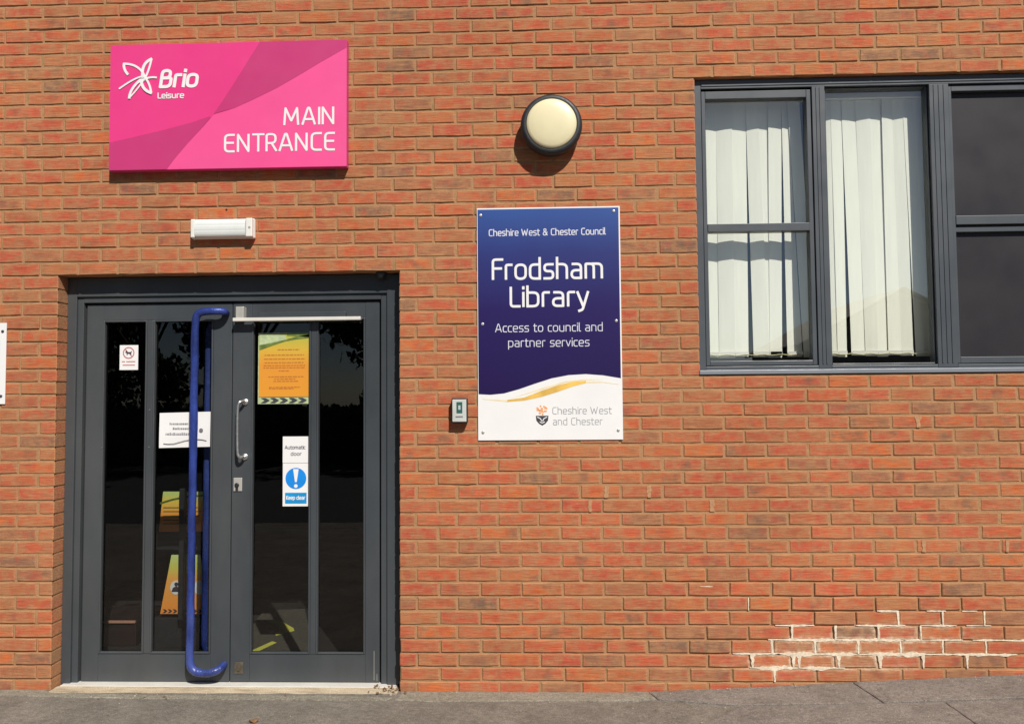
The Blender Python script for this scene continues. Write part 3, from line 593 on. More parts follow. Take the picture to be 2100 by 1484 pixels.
# ------------------------------------------------------------------ signs and fittings on the wall
# pink entrance sign
PX, PZ, PS = -2.412, 3.546, .0007216
u2 = lambda cx, cy: (PX + (cx - 100) * PS, PZ - (cy - 115) * PS)
T = thing("entrance_sign", (-1.736, 0, 2.824), "large bright pink MAIN ENTRANCE sign above the doors", "sign")
mb = MB(); mb.box(-2.412, -1.060, -.050, -.0030, 2.824, 3.546); mb.build("sign_tray", M['pink_side'], T, bevel=.002)
mb = MB(); mb.prism([(-2.4112, 3.5452), (-1.0608, 3.5452), (-1.0608, 2.8248), (-2.4112, 2.8248)], -.0512, -.0502); mb.build("sign_face", M['pink'], T)
up = [(930, 680), (985, 600), (1050, 500), (1120, 390), (1200, 260), (1290, 116)]; lo = [(1090, 640), (1240, 575), (1420, 490), (1600, 390), (1780, 285), (1973, 178)]
dn_t = [(895, 700), (760, 745), (540, 800), (300, 852), (102, 893)]; dn_b = [(562, 1112), (640, 1010), (730, 905), (830, 800), (905, 710)]
mb = MB(); mb.prism([u2(*q) for q in [(562, 1112), (640, 1010), (730, 905), (830, 800), (930, 690)] + lo + [(1973, 1112)]], -.0519, -.0513); mb.build("light_panel", M['pink_light'], T)
mb = MB(); mb.prism([u2(*q) for q in up + [(1973, 116)] + lo[::-1]], -.0526, -.0520); mb.prism([u2(*q) for q in dn_t + [(102, 1112)] + dn_b], -.0526, -.0520); mb.build("dark_facet", M['pink_dark'], T)
mb = MB(); Y = -.0534; th = .0007
def ptext(s, cx0, cx1, base, cap, wt, slant=0): text(mb, s, u2(cx0, 0)[0], u2(cx1, 0)[0], u2(0, base)[1], cap * PS, wt * PS, Y, slant)
ptext("MAIN", 1475, 1880, 778, 128, 17); ptext("ENTRANCE", 1010, 1880, 982, 130, 17)
mb.build("lettering", M['white'], T)
mb = MB(); ptext("Brio", 492, 790, 458, 128, 25, .14); ptext("Leisure", 482, 690, 549, 42, 8)
def petal(pts, wt_): petal.k += 1; stroke(mb, [Vector(u2(*q)) for q in pts], False, wt_ * PS * 1.3, Y - .0003 * petal.k, Y + th)
petal.k = 0
def bez(a, b, c, n=10): return [(a[0] * (1 - t) ** 2 + 2 * t * (1 - t) * b[0] + c[0] * t * t, a[1] * (1 - t) ** 2 + 2 * t * (1 - t) * b[1] + c[1] * t * t) for t in [i / n for i in range(n + 1)]]
for pts_, wt_ in ((bez((428, 235), (345, 270), (362, 380)), 17), (bez((430, 235), (415, 320), (375, 400)), 12), (bez((212, 268), (330, 270), (378, 370)), 13), (bez((212, 268), (205, 310), (242, 352)), 15), (bez((178, 466), (300, 380), (362, 372)), 10), (bez((470, 384), (400, 372), (330, 420)), 11), (bez((258, 542), (262, 470), (345, 400)), 15), (bez((258, 542), (330, 470), (378, 390)), 9), (bez((432, 506), (420, 420), (372, 372)), 12), (bez((432, 506), (355, 480), (352, 400)), 17)): petal(pts_, wt_)
mb.build("logo", M['white'], T)

# blue library sign
BX, BZ, BSx, BSz = -.335, 2.584, .000942, .000953
b2 = lambda cx, cy: (BX + (cx - 230) * BSx, BZ - (cy - 78) * BSz)
T = thing("library_sign", (.06, 0, 1.297), "tall navy blue library sign with white lettering and gold swoosh", "sign")
mb = MB(); mb.prism([b2(228, 76), b2(1072, 76), b2(1072, 1430), b2(228, 1430)], -.0080, -.0030); mb.build("sign_panel", M['white'], T, bevel=.0008)
wave = [(232, 1163), (300, 1167), (380, 1160), (470, 1136), (560, 1106), (660, 1075), (760, 1057), (860, 1052), (960, 1060), (1064, 1078)]
mb = MB(); mb.prism([b2(*q) for q in [(232, 84), (1064, 84)] + wave[::-1]], -.0086, -.0081); mb.build("blue_field", M['navy'], T)
mb = MB(); sw_t = [(255, 1190), (400, 1197), (500, 1184), (600, 1146), (700, 1114), (780, 1096), (860, 1090), (960, 1096), (1050, 1112)]; sw_b = [(1050, 1114), (960, 1102), (860, 1104), (780, 1124), (700, 1152), (600, 1182), (500, 1202), (400, 1209), (255, 1193)]
mb.prism([b2(*q) for q in sw_t[1:7] + sw_b[2:8]], -.0087, -.0082); mb.build("gold_swoosh", M['gold'], T)
mb = MB(); mb.prism([b2(*q) for q in sw_t[6:] + sw_b[:3]], -.00865, -.0082); mb.prism([b2(255, 1190), b2(400, 1197), b2(400, 1209), b2(255, 1193)], -.00865, -.0082); mb.prism([b2(*q) for q in [(420, 1190), (600, 1130), (740, 1092), (860, 1080), (960, 1084), (860, 1086), (740, 1100), (600, 1140)]], -.0086, -.0082); mb.build("pale_swoosh", M['pale_gold'], T)
mb = MB()
def btext(s, cx0, cx1, base, cap, wt, y=-.0093): text(mb, s, b2(cx0, 0)[0], b2(cx1, 0)[0], b2(0, base)[1], cap * BSz, wt * BSx, y)
btext("Frodsham", 312, 972, 494, 114, 14.5); btext("Library", 416, 876, 655, 110, 14.5); mb.build("title_lettering", M['white'], T)
mb = MB(); M['soft_white'] = pm("soft_white_print", (.66, .66, .74), .5)
for a_ in (("Cheshire West & Chester Council", 298, 985, 240, 36, 5.4), ("Access to council and", 332, 962, 803, 46, 4.8), ("partner services", 406, 882, 890, 46, 4.8)):
    mb = MB(); btext(*a_); mb.build("lettering", M['soft_white'], T)
mb = MB(); btext("Cheshire West", 662, 1006, 1281, 38, 4.0, -.0086); btext("and Chester", 664, 952, 1343, 38, 4.0, -.0086)
mb.build("council_name", M['print_grey'], T)
mb = MB(); rr = random.Random(4)
for i in range(26):
    a = rr.uniform(0, 6.28); r_ = rr.uniform(0, 1) ** .6; q = b2(598 + 38 * r_ * math.cos(a), 1258 + 26 * r_ * math.sin(a)); mb.prism(circle(q[0], q[1], .0052, 8), -.0086 - i * .00001, -.0081)
mb.build("emblem_crown", M['tree_orange'], T)
mb = MB(); mb.prism([b2(*q) for q in [(566, 1290), (640, 1290), (637, 1318), (622, 1336), (603, 1347), (584, 1336), (569, 1318)]], -.0086, -.0081); mb.build("emblem_shield", M['print_dark'], T)
mb = MB()
for a in ([(576, 1298), (592, 1306), (600, 1320)], [(630, 1298), (614, 1306), (606, 1320)], [(590, 1326), (603, 1332), (616, 1326)]): stroke(mb, [Vector(b2(*q)) for q in a], False, 5 * BSx, -.0091, -.0087)
mb.build("emblem_mark", M['white'], T)
for i, (cx, cy) in enumerate(((250, 118), (1036, 105), (258, 756), (1042, 746), (257, 1383), (1045, 1376))):
    mb = MB(); q = b2(cx, cy); mb.lathe([(.0085, -.0081), (.0080, -.011), (.005, -.0125)], q[0], q[1], 18); mb.build("screw_cap", M['satin'], T, smooth=True)

# partly visible white sign at the far left edge
T = thing("notice_board", (-3.35, 0, 1.517), "white panel sign at the far left edge, cut off by the picture frame", "sign")
mb = MB(); mb.box(-3.70, -3.011, -.008, -.003, 1.517, 1.976); mb.build("sign_panel", M['white'], T, bevel=.001)
mb = MB(); mb.box(-3.67, -3.046, -.0088, -.0082, 1.60, 1.88); mb.build("printed_field", M['lightblue'], T)
for x, z in ((-3.032, 1.928), (-3.034, 1.562), (-3.67, 1.928), (-3.67, 1.562)):
    mb = MB(); mb.lathe([(.0085, -.0081), (.0078, -.011), (.005, -.0125)], x, z, 16); mb.build("screw_cap", M['print_dark'], T, smooth=True)

# round bulkhead lamp
T = thing("bulkhead_lamp", (.082, 0, 3.027), "round black wall lamp with a cream opal face above the library sign", "lamp")
LC = (.083, 3.026)
mb = MB(); mb.lathe([(.150, -.003), (.158, -.010), (.163, -.030), (.168, -.045), (.170, -.072), (.166, -.088), (.158, -.097), (.149, -.100), (.1405, -.099), (.139, -.090), (.10, -.088)], *LC, 72); mb.build("lamp_body", M['black'], T, smooth=True)
mb = MB(); mb.lathe([(.1385, -.0905), (.138, -.100), (.134, -.106), (.12, -.111), (.09, -.116), (.05, -.1195), (.015, -.1205)], *LC, 72); mb.build("lamp_diffuser", M['cream'], T, smooth=True)

# emergency light
T = thing("emergency_light", (-1.762, 0, 2.43), "small white oblong emergency light between the pink sign and the doors", "light")
mb = MB(); mb.box(-1.942, -1.586, -.030, -.003, 2.434, 2.545); mb.build("housing", M['white_plastic'], T, bevel=.005)
mb = MB(); prof = []
for i in range(15):
    a = i / 14; z = 2.438 + .103 * a; prof.append((z, -.0305 - .028 * math.sin(math.pi * min(1, max(0, a))) ** .22 + (.0007 if i % 4 == 1 else 0)))
x0, x1 = -1.915, -1.628; n = len(prof); vs = [(x, y, z) for x in (x0, x1) for z, y in prof]; mb.add(vs, [(i, n + i, n + i + 1, i + 1) for i in range(n - 1)] + [tuple(range(n))[::-1], tuple(range(n, 2 * n)), (0, n - 1, 2 * n - 1, n)])
mb.build("diffuser", M['diffuser'], T)
boxpart("end_cap", M['white_plastic'], T, [(-1.626, -1.588, -.058, -.0302, 2.437, 2.542)], .005); boxpart("end_cap", M['white_plastic'], T, [(-1.940, -1.9165, -.052, -.0302, 2.437, 2.542)], .005)
mb = MB(); mb.lathe([(.007, -.0583), (.006, -.0595)], -1.604, 2.489, 16); mb.build("indicator", M['print_grey'], T)

# door entry unit
T = thing("entry_keypad", (-.430, 0, 1.395), "small door entry unit with light grey face beside the library sign", "keypad")
mb = MB(); mb.box(-.480, -.392, -.050, -.003, 1.392, 1.530); mb.build("back_box", M['black'], T, bevel=.008)
mb = MB(); mb.box(-.4745, -.3975, -.057, -.0502, 1.400, 1.521); mb.build("face_plate", pm("pale_grey_plastic", (.52, .54, .51), .4), T, bevel=.006)
mb = MB(); mb.box(-.451, -.419, -.0585, -.0572, 1.447, 1.508); mb.build("reader_window", M['screen'], T, bevel=.0006)
mb = MB(); mb.box(-.441, -.429, -.0590, -.0586, 1.466, 1.490); mb.build("reader_light", pm("reader_pale", (.42, .50, .50), .4), T)
mb = MB(); mb.box(-.456, -.416, -.0580, -.0572, 1.424, 1.431); mb.build("text_line", M['print_midgrey'], T)

# raised black disc painting the darkness inside a drill hole above the emergency light
o = (lambda m_: m_.build("dark_hole_disc", M['gasket'], bld))(MB().lathe([(.006, .0), (.006, -.0025), (.003, -.0028)], -1.757, 2.604, 10))
# ------------------------------------------------------------------ paper and stickers on the door glass
GY = .1355
def sheet(mb, x0, x1, z0, z1, y=GY, t=.0008, sk=0.0, curl=0.0):
    n = 12; vs = []
    for b in (0, t):
        for r in range(n + 1):
            for c in range(n + 1):
                u, v = c / n, r / n; vs.append((x0 + (x1 - x0) * u, y - t - .0004 + b - curl * (abs(u - .5) * 2) ** 3 * (1 - v * .6) - curl * .2 * math.sin(v * 5), z0 + (z1 - z0) * v + sk * (u - .5)))
    m = n + 1; N = m * m; fs = []
    for r in range(n):
        for c in range(n): a = r * m + c; fs += [(a, a + 1, a + m + 1, a + m), (N + a + 1, N + a, N + a + m, N + a + m + 1)]
        fs += [(r * m, (r + 1) * m, N + (r + 1) * m, N + r * m), ((r + 1) * m + n, r * m + n, N + r * m + n, N + (r + 1) * m + n), (r + 1, r, N + r, N + r + 1), (n * m + r, n * m + r + 1, N + n * m + r + 1, N + n * m + r)]
    mb.add(vs, fs)
T = thing("dog_sticker", (-2.378, GY, 1.709), "small white and red no dogs sticker high on the leftmost door pane", "sticker")
mb = MB(); sheet(mb, -2.433, -2.324, 1.709, 1.853); mb.build("sticker_sheet", M['white'], T)
mb = MB(); cx, cz = -2.380, 1.808; stroke(mb, [Vector(q) for q in circle(cx, cz, .031, 36)], True, .0065, GY - .0022, GY - .0014); stroke(mb, [Vector((cx - .021, cz + .021)), Vector((cx + .021, cz - .021))], False, .005, GY - .0022, GY - .0014)
for z, a, b in ((1.757, -2.42, -2.400), (1.757, -2.393, -2.340), (1.737, -2.415, -2.342)): mb.box(a, b, GY - .0020, GY - .0014, z - .003, z + .003)
mb.build("red_print", M['red_print'], T)
mb = MB(); dog = [(-.020, .002), (-.016, .012), (-.010, .014), (-.008, .004), (.012, .005), (.018, .012), (.019, .009), (.016, .0), (.016, -.014), (.012, -.014), (.010, -.005), (-.006, -.005), (-.007, -.014), (-.011, -.014), (-.012, -.001)]
mb.prism([(cx + a, cz + b) for a, b in dog], GY - .0027, GY - .0023); mb.build("dog_shape", M['print_dark'], T)

T = thing("paper_notice", (-2.04, GY, 1.26), "white landscape paper notice taped to the glass behind the blue rail", "notice")
mb = MB(); sheet(mb, -2.192, -1.894, 1.260, 1.461, sk=.006, curl=.004); mb.build("paper_sheet", M['white'], T)
mb = MB(); sx = .298 / 1560
p2 = lambda cx, cy: (-2.192 + (cx - 240) * sx, 1.460 - (cy - 230) * .200 / 1080)
for cy, c0, c1, hgt in ((570, 560, 1130, 30), (720, 660, 1180, 34), (890, 440, 1290, 44)):
    x = c0; r_ = random.Random(cy)
    while x < c1: wl = r_.uniform(30, 62); a = p2(x, cy - hgt / 2); b = p2(min(c1, x + wl), cy + hgt / 2); mb.box(a[0], b[0], GY - .0066, GY - .0060, b[1], a[1] + (.003 if r_.random() < .3 else 0)); x += wl + 16
tag(mb.build("text_line", M['print_grey'], T), kind="stuff")
mb = MB(); stroke(mb, [Vector(p2(*q)) for q in [(380, 1195), (520, 1205), (700, 1195), (860, 1150), (1020, 1105), (1200, 1078), (1400, 1062), (1560, 1075), (1690, 1110)]], False, .0035, GY - .0068, GY - .0060); mb.prism(circle(*p2(1525, 785), .0115, 16), GY - .0068, GY - .0060); mb.build("swoosh_line", M['print_midgrey'], T)

def chevrons(mb, x0, x1, z0, z1, y, n):
    w_ = (x1 - x0) / n; h = z1 - z0
    for i in range(n):
        a = x0 + i * w_; mb.prism([(a, z1), (a + w_ * .5, z1), (a + w_ * .95, z0 + h * .5), (a + w_ * .5, z0), (a, z0), (a + w_ * .45, z0 + h * .5)], y, y + .0005)
T = thing("orange_poster", (-1.466, GY, 1.505), "orange and green notice with black chevrons at the top of the right door", "poster")
mb = MB(); sheet(mb, -1.618, -1.313, 1.505, 1.914, t=.0012, curl=.0015); mb.build("plastic_sleeve", M['pale_green'], T)
mb = MB(); mb.box(-1.612, -1.319, GY - .0052, GY - .0046, 1.546, 1.908); mb.build("poster_print", M['poster'], T)
q2 = lambda cx, cy: (-1.618 + (cx - 135) * .305 / 915, 1.914 - (cy - 110) * .409 / 1260)
mb = MB(); mb.prism([q2(*q) for q in [(160, 135), (600, 150), (640, 230), (420, 285), (215, 330), (160, 330)]], GY - .0059, GY - .0054); mb.build("poster_header", M['pale_green'], T)
mb = MB(); mb.prism([q2(*q) for q in [(160, 325), (360, 290), (600, 235), (800, 180), (1025, 140), (1025, 205), (800, 228), (600, 265), (400, 330), (225, 395), (160, 415)]], GY - .0066, GY - .0060); mb.prism([q2(*q) for q in [(640, 120), (1025, 120), (1025, 190), (820, 175), (640, 160)]], GY - .0066, GY - .0060); mb.build("poster_wave", M['olive_print'], T)
mb = MB(); r_ = random.Random(9)
for cy, c0, c1 in ((410, 480, 860), (505, 250, 940), (575, 240, 960), (640, 250, 940), (690, 235, 960), (730, 230, 950), (785, 500, 680), (890, 320, 930), (930, 420, 800), (970, 410, 840), (1075, 330, 880), (1100, 330, 760)):
    x = c0
    while x < c1: wl = r_.uniform(28, 80); a = q2(x, cy - 9); b = q2(min(c1, x + wl), cy + 9); mb.box(a[0], b[0], GY - .0060, GY - .0054, b[1], a[1]); x += wl + 14
tag(mb.build("text_line", M['poster_text'], T), kind="stuff")
mb = MB(); chevrons(mb, -1.600, -1.330, 1.512, 1.540, GY - .0052, 5); mb.build("chevron", M['print_dark'], T)

T = thing("door_card", (-1.3945, GY, 1.167), "small white card reading automatic door above the blue mandatory sign", "notice")
mb = MB(); sheet(mb, -1.472, -1.318, 1.1675, 1.318); mb.build("card_sheet", M['white'], T)
mb = MB(); text(mb, "Automatic", -1.460, -1.342, 1.247, .018, .0036, GY - .0020); text(mb, "door", -1.426, -1.364, 1.210, .018, .0036, GY - .0020); mb.build("lettering", M['print_midgrey'], T)
T = thing("mandatory_sign", (-1.394, GY, .921), "blue and white exclamation mark sign on the glass of the right door", "sign")
mb = MB(); sheet(mb, -1.471, -1.317, .921, 1.1655); mb.build("sign_sheet", M['white'], T)
mb = MB(); mb.prism(circle(-1.395, 1.079, .060, 48), GY - .0020, GY - .0014); mb.build("blue_disc", M['sign_blue'], T)
mb = MB(); mb.prism([(-1.411, 1.132), (-1.379, 1.132), (-1.390, 1.058), (-1.400, 1.058)], GY - .0027, GY - .0022); mb.prism(circle(-1.395, 1.036, .0105, 20), GY - .0027, GY - .0022); mb.build("exclamation_mark", M['white'], T)
mb = MB(); mb.box(-1.457, -1.333, GY - .0020, GY - .0014, .936, .998); mb.build("blue_strip", M['sign_blue2'], T)
mb = MB(); text(mb, "Keep clear", -1.450, -1.342, .960, .019, .0036, GY - .0027); mb.build("lettering", M['white'], T)

# ------------------------------------------------------------------ things inside the doors
T = thing("leaflet_stand", (-2.32, .78, -.075), "dark stand with orange and green printed boards behind the left door", "stand")
mb = MB(); mb.box(-2.52, -2.12, .76, 1.02, -.074, .12); mb.box(-2.337, -2.300, .700, .735, .12, .96); mb.box(-2.50, -2.13, .735, .765, .56, .66); mb.build("stand_frame", M['black'], T, bevel=.004)
mb = MB(); mb.prism([(-2.488, .678), (-2.165, .678), (-2.165, .936), (-2.462, .936)], .742, .752); mb.build("upper_board", M['poster_in'], T)
mb = MB(); stroke(mb, [Vector(q) for q in [(-2.478, .862), (-2.40, .885), (-2.30, .905), (-2.18, .912)]], False, .012, .7405, .7415)
for z in (.83, .805, .775, .75, .725): mb.box(-2.46, -2.20 - (z * 31 % .05), .7408, .7416, z, z + .006)
mb.build("board_print", M['olive_print'], T)
mb = MB(); mb.prism([(-2.472, .150), (-2.140, .150), (-2.215, .527), (-2.402, .527)], .742, .752); mb.build("lower_board", M['poster_low'], T)
mb = MB(); 
for cx_ in (-2.370, -2.215): mb.prism(circle(cx_, .318, .036, 28, 1.25), .7395, .7412)
mb.build("round_badge", M['white'], T)
mb = MB(); mb.prism(circle(-2.366, .340, .013, 14), .738, .7392); mb.prism([(-2.397, .292), (-2.337, .292), (-2.346, .318), (-2.366, .328), (-2.388, .318)], .738, .7392)
chevrons(mb, -2.455, -2.16, .156, .180, .7405, 9)
mb.build("badge_figure", M['print_dark'], T)
T = thing("wooden_cabinet", (-2.80, .95, -.075), "low dark wooden cabinet with pale edge behind the leftmost door pane", "cabinet")
mb = MB(); mb.box(-3.05, -2.66, .80, 1.20, -.074, .085); mb.box(-2.86, -2.845, .79, .80, .085, .80); mb.build("cabinet_body", M['wood'], T, bevel=.004)
mb = MB(); mb.box(-3.05, -2.66, .785, .7985, .078, .092); mb.build("cabinet_top", M['wood_edge'], T)
T = thing("door_mat", (-1.75, 1.1, -.075), "grey entrance mat with yellow tape arrow inside the right door", "mat")
mb = MB(); mb.add([(-2.1, 1.62, -.072), (-1.80, 1.66, -.072), (-1.42, .60, -.072), (-1.95, .52, -.072), (-2.1, 1.62, -.060), (-1.80, 1.66, -.060), (-1.42, .60, -.060), (-1.95, .52, -.060)], [(4, 5, 6, 7), (0, 1, 5, 4), (1, 2, 6, 5), (2, 3, 7, 6), (3, 0, 4, 7)]); mb.build("mat_sheet", M['mat'], T)
mb = MB(); z = -.0585
mb.add([(-1.99, 1.33, z), (-1.90, 1.36, z), (-1.73, 1.16, z), (-1.70, 1.09, z), (-1.79, .98, z), (-1.82, 1.04, z), (-1.80, 1.10, z), (-1.88, 1.25, z)], [(0, 1, 2, 7), (7, 2, 3, 6), (6, 3, 4, 5)])
mb.add([(-1.775, .86, z), (-1.735, .83, z), (-1.79, .66, z), (-1.845, .66, z)], [(0, 1, 2, 3)]); mb.build("yellow_arrow", M['yellow_tape'], T)

# ------------------------------------------------------------------ ground
def g(x): return -.066 + (.049 * (x - .45) if x > .45 else 0) - (.006 * min(1, max(0, -2.9 - x)) if x < -2.9 else 0)
mb = MB(); mb.add([(-300, -300, -.42), (300, -300, -.42), (300, 300, -.42), (-300, 300, -.42)], [(0, 1, 2, 3)]); tag(mb.build("ground", M['road']), kind="structure")
mb = MB(); x0, x1, st = -6.5, 6.5, .05; n = int((x1 - x0) / st); ys = [.012, -.01, -.05, -.10, -.145, -.2, -.28, -.4, -.55, -.75, -1.0, -1.4, -1.9, -2.5, -3.2, -4.2, -5.6]
for y in ys:
    for i in range(n + 1):
        x = x0 + st * i; lump = .0022 * noise.noise(Vector((x * 5, y * 5, 0))) + .0014 * noise.noise(Vector((x * 17, y * 17, 3)))
        mb.v.append((x, y, g(x) + lump - .006 * (1 if (x > .43 and y < .01) else 0) - .0 ))
for j in range(len(ys) - 1):
    for i in range(n): a = j * (n + 1) + i; mb.f.append((a, a + n + 1, a + n + 2, a + 1)); mb.mi.append(0)
m = n + 1; o0 = len(mb.v); last = (len(ys) - 1) * m
for i in range(m): x, y, z = mb.v[last + i]; mb.v.append((x, y, -.42))
for i in range(n): mb.f.append((last + i, o0 + i, o0 + i + 1, last + i + 1)); mb.mi.append(0)
pav = tag(mb.build("pavement", M['tarmac'], smooth=True), kind="structure")
def slab(pts, mat, name, th=.03, lift=0.0, seed=0):
    """one paving slab: outline with slightly uneven edges, following the slope"""
    out = []; n = len(pts)
    for i in range(n):
        a, b = Vector(pts[i]), Vector(pts[(i + 1) % n]); L = (b - a).length; k_ = max(1, int(L / .035)); nn = Vector((-(b - a).y, (b - a).x)).normalized()
        for j in range(k_): q = a.lerp(b, j / k_); out.append(q + nn * .0035 * noise.noise(Vector((q.x * 22, q.y * 22, seed))) if j else q)
    zt = [(p.x, p.y, g(p.x) + lift) for p in out]; c = sum((p for p in out), Vector((0, 0))) / len(out); N = len(out)
    inn = [(p.x + (c.x - p.x) * .006 / max(.05, (c - p).length), p.y + (c.y - p.y) * .006 / max(.05, (c - p).length), g(p.x) + lift + .003) for p in out]
    mb = MB(); mb.add(inn + zt + [(x, y, z - th) for x, y, z in zt], [tuple(range(N))] + [(i, (i + 1) % N, N + (i + 1) % N, N + i) for i in range(N)] + [(N + i, N + (i + 1) % N, 2 * N + (i + 1) % N, 2 * N + i) for i in range(N)])
    return mb.build(name, mat, pav)
gp = .0014
slab([(.577, -.008), (1.660 - gp, -.008), (1.700 - gp, -.288), (.98, -.232), (.612, -.112)], M['paving'], "paving_slab", seed=1)
slab([(1.660 + gp, -.008), (2.86, -.008), (2.90, -.315), (1.700 + gp, -.288)], M['paving'], "paving_slab", seed=2, lift=.003)
slab([(2.87, -.008), (4.2, -.008), (4.2, -.34), (2.91, -.316)], M['paving'], "paving_slab", seed=3)
slab([(1.005, -.242), (1.990 - gp, -.312), (2.010 - gp, -.92), (.80, -.90), (.72, -.50)], M['paving'], "paving_slab", seed=4, lift=-.002)
slab([(1.990 + gp, -.312), (3.30, -.338), (3.35, -.95), (2.010 + gp, -.92)], M['paving'], "paving_slab", seed=5)
slab([(-.755, -.006), (.57, -.006), (.60, -.105), (.30, -.122), (-.2, -.130), (-.60, -.140), (-.78, -.120)], M['strip'], "concrete_haunch", th=.02, lift=.0015, seed=6)
slab([(-3.9, -.006), (-2.76, -.006), (-2.70, -.045), (-2.0, -.075), (-1.2, -.070), (-.80, -.09), (-.82, -.13), (-1.6, -.125), (-2.3, -.115), (-2.9, -.085), (-3.9, -.07)], M['strip'], "concrete_haunch", th=.02, lift=.0012, seed=7)
# litter of dry leaves caught by the right jamb
rr = random.Random(5); mb = MB()
for i in range(46):
    x = rr.gauss(-.84, .065); y = rr.uniform(-.06, .06); 
    if i > 38: x = rr.uniform(-2.7, -.4); y = rr.uniform(-.25, -.02)
    z = g(x) + .004 + rr.uniform(0, .012); s_ = rr.uniform(.006, .015); a = rr.uniform(0, 6.28); tl = rr.uniform(-.6, .6)
    d = Vector((math.cos(a), math.sin(a), tl * .5)) * s_; e = Vector((-math.sin(a), math.cos(a), rr.uniform(-.5, .5))) * s_ * .5; c = Vector((x, y, z))
    mb.add([c - d, c + e + Vector((0, 0, s_ * .3)), c + d, c - e], [(0, 1, 2), (0, 2, 3)])
tag(mb.build("leaf_litter", M['leaf_dry']), "scatter of dry brown leaves at the foot of the right door jamb", "leaves", kind="stuff")
mb = MB(); rr = random.Random(12)
for i in range(420):
    x = rr.uniform(-3.4, 3.0); y = -.012 - abs(rr.gauss(0, .05)) if i < 300 else rr.uniform(-.7, -.05); s_ = rr.uniform(.0012, .0042) * (1.4 if rr.random() < .06 else 1)
    if -2.75 < x < -.78 and y > -.05: y -= .05
    z = g(x) + .002 + s_ * .4 + (.003 if x > .55 else 0); vs = [(x + s_ * rr.uniform(.6, 1.3), y, z), (x, y + s_ * rr.uniform(.5, 1.2), z), (x - s_ * rr.uniform(.6, 1.3), y, z), (x, y - s_ * rr.uniform(.5, 1.2), z), (x + rr.uniform(-.3, .3) * s_, y, z + s_ * .8), (x, y, z - s_ * .8)]
    mb.i = rr.choice((0, 0, 1)); mb.add(vs, [(0, 1, 4), (1, 2, 4), (2, 3, 4), (3, 0, 4), (1, 0, 5), (2, 1, 5), (3, 2, 5), (0, 3, 5)])
tag(mb.build("grit", [pm("grey_grit", (.24, .21, .17), .95, var=.4, scale=90), pm("pale_grit", (.50, .45, .36), .95, var=.2, scale=90)]), "loose grit and crumbs of mortar along the foot of the wall", "grit", kind="stuff")
mb = MB(); c = Vector((-1.43, -.415, -.055)); n = 14; ring = [(c.x + (.022 + .006 * math.sin(3 * a)) * math.cos(a), c.y + .016 * math.sin(a), c.z + .006 * math.sin(2 * a)) for a in [2 * math.pi * i / n for i in range(n)]]
mb.add(ring + [(c.x, c.y, c.z + .007)] + [(x, y, z - .003) for x, y, z in ring] , [(i, (i + 1) % n, n) for i in range(n)] + [((i + 1) % n, i, n + 1 + i, n + 1 + (i + 1) % n) for i in range(n)]); tag(mb.build("dead_leaf", M['leaf_dry']), "curled brown leaf lying alone on the pavement in front of the doors", "leaf")

# ------------------------------------------------------------------ across the street (seen only as reflections in the glass)
def house(x0, x1, y, h, rh, label):
    T = thing("house", ((x0 + x1) / 2, y, -.42), label, "house", "houses across the street")
    mb = MB(); mb.box(x0, x1, y - 8, y, -.42, h); xm = (x0 + x1) / 2; mb.prism([(x0, h), (x1, h), (xm, h + rh)], y - 8, y); mb.build("wall", M['render'], T)
    mb = MB(); 
    for s_ in (-1, 1): xe = x0 - .3 if s_ < 0 else x1 + .3; sl = rh / (xm - x0); zb = h - .3 * sl; mb.add([(xe, y + .3, zb + .05), (xm, y + .3, h + rh + .05), (xm, y - 8.3, h + rh + .05), (xe, y - 8.3, zb + .05), (xe, y + .3, zb + .2), (xm, y + .3, h + rh + .2), (xm, y - 8.3, h + rh + .2), (xe, y - 8.3, zb + .2)], [(0, 1, 2, 3), (4, 7, 6, 5), (0, 4, 5, 1), (3, 2, 6, 7), (0, 3, 7, 4)])
    mb.build("roof", M['roof'], T)
    for wx in (x0 + (x1 - x0) * .25, x0 + (x1 - x0) * .75):
        for wz in (.9, 3.2):
            if wz + 1 < h: boxpart("window", M['film'], T, [(wx - .55, wx + .55, y + .002, y + .06, wz, wz + 1.1)], 0)
house(11.2, 19.6, -29, 3.7, 2.2, "low rendered house with a tiled gable facing the library windows")
house(21.5, 28, -30, 4.6, 2.4, "taller rendered house to the right of the low gabled one across the street")
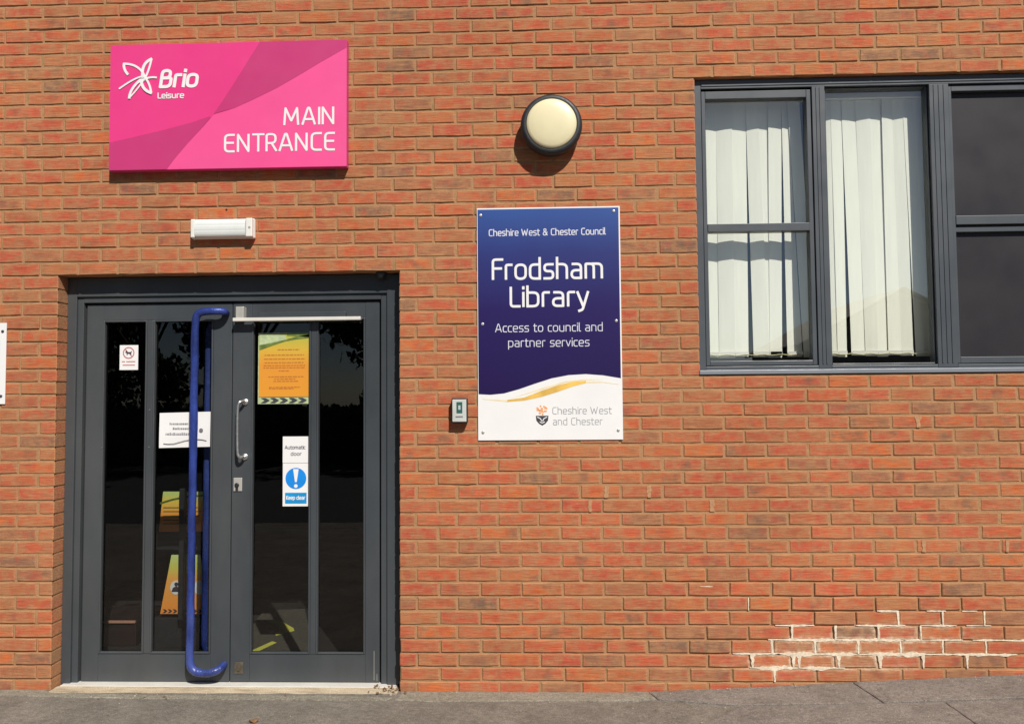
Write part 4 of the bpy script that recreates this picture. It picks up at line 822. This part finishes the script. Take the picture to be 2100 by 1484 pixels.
def tree(x, y, H, W_, label, seed):
    T = thing("tree", (x, y, -.42), label, "tree", "trees across the street"); r_ = random.Random(seed)
    mb = MB(); mb.tube([(x, y, -.42), (x + .1, y, H * .25), (x - .05, y + .1, H * .5), (x + .1, y, H * .8)], .18, 8)
    for i in range(5): a = r_.uniform(0, 6.28); mb.tube([(x, y, H * .3), (x + math.cos(a) * W_ * .35, y + math.sin(a) * W_ * .35, H * .5), (x + math.cos(a) * W_ * .6, y + math.sin(a) * W_ * .6, H * .7)], .06, 6)
    mb.build("trunk", M['bark'], T, smooth=True); mb = MB(); cl = [(Vector((r_.gauss(0, W_ * .42), r_.gauss(0, W_ * .42), H * .6 + r_.gauss(0, H * .17))), r_.uniform(.5, 1.0) * W_ * .38) for _ in range(16)]
    for i in range(5200):
        c, R_ = cl[i % 16]; p = c + Vector((r_.gauss(0, 1), r_.gauss(0, 1), r_.gauss(0, 1))).normalized() * R_ * r_.uniform(.5, 1.05) + Vector((x, y, 0)); p.z = max(.6, p.z)
        a = Vector((r_.gauss(0, 1), r_.gauss(0, 1), r_.gauss(0, 1))).normalized() * .17; b = a.cross(Vector((r_.gauss(0, 1), r_.gauss(0, 1), r_.gauss(0, 1)))).normalized() * .1
        mb.add([p - a, p + b, p + a, p - b], [(0, 1, 2, 3)])
    mb.build("crown", M['foliage'], T)
for i, (x, y, H, W_, lb) in enumerate(((-18.5, -24, 4.4, 4.0, "low bushy tree farthest left across the street"), (-14.2, -23, 9.5, 4.0, "tall broad tree left of centre across the street"), (-9.8, -22, 10.5, 4.2, "tallest dark tree facing the library doors"), (-5.2, -24, 8.5, 4.0, "round tree just right of the tallest one across the street"), (-.8, -26, 6.2, 3.6, "shorter tree standing between the others and the gabled house"))): tree(x, y, H, W_, lb, i + 3)
T = thing("hedge", (-6, -20, -.42), "clipped dark hedge along the far side of the street", "hedge"); r_ = random.Random(2); mb = MB(); mb.box(-22, 7, -21.6, -20.4, -.42, 1.3)
for i in range(5000):
    p = Vector((r_.uniform(-22, 7), r_.choice((-20.35, -21.0)) + r_.uniform(-.1, .12), r_.uniform(-.4, 1.4))); a = Vector((r_.gauss(0, 1), r_.gauss(0, 1), r_.gauss(0, 1))).normalized() * .13; b = a.cross(Vector((.3, 1, .2))).normalized() * .08; mb.add([p - a, p + b, p + a, p - b], [(0, 1, 2, 3)])
mb.build("leaves", M['foliage'], T)
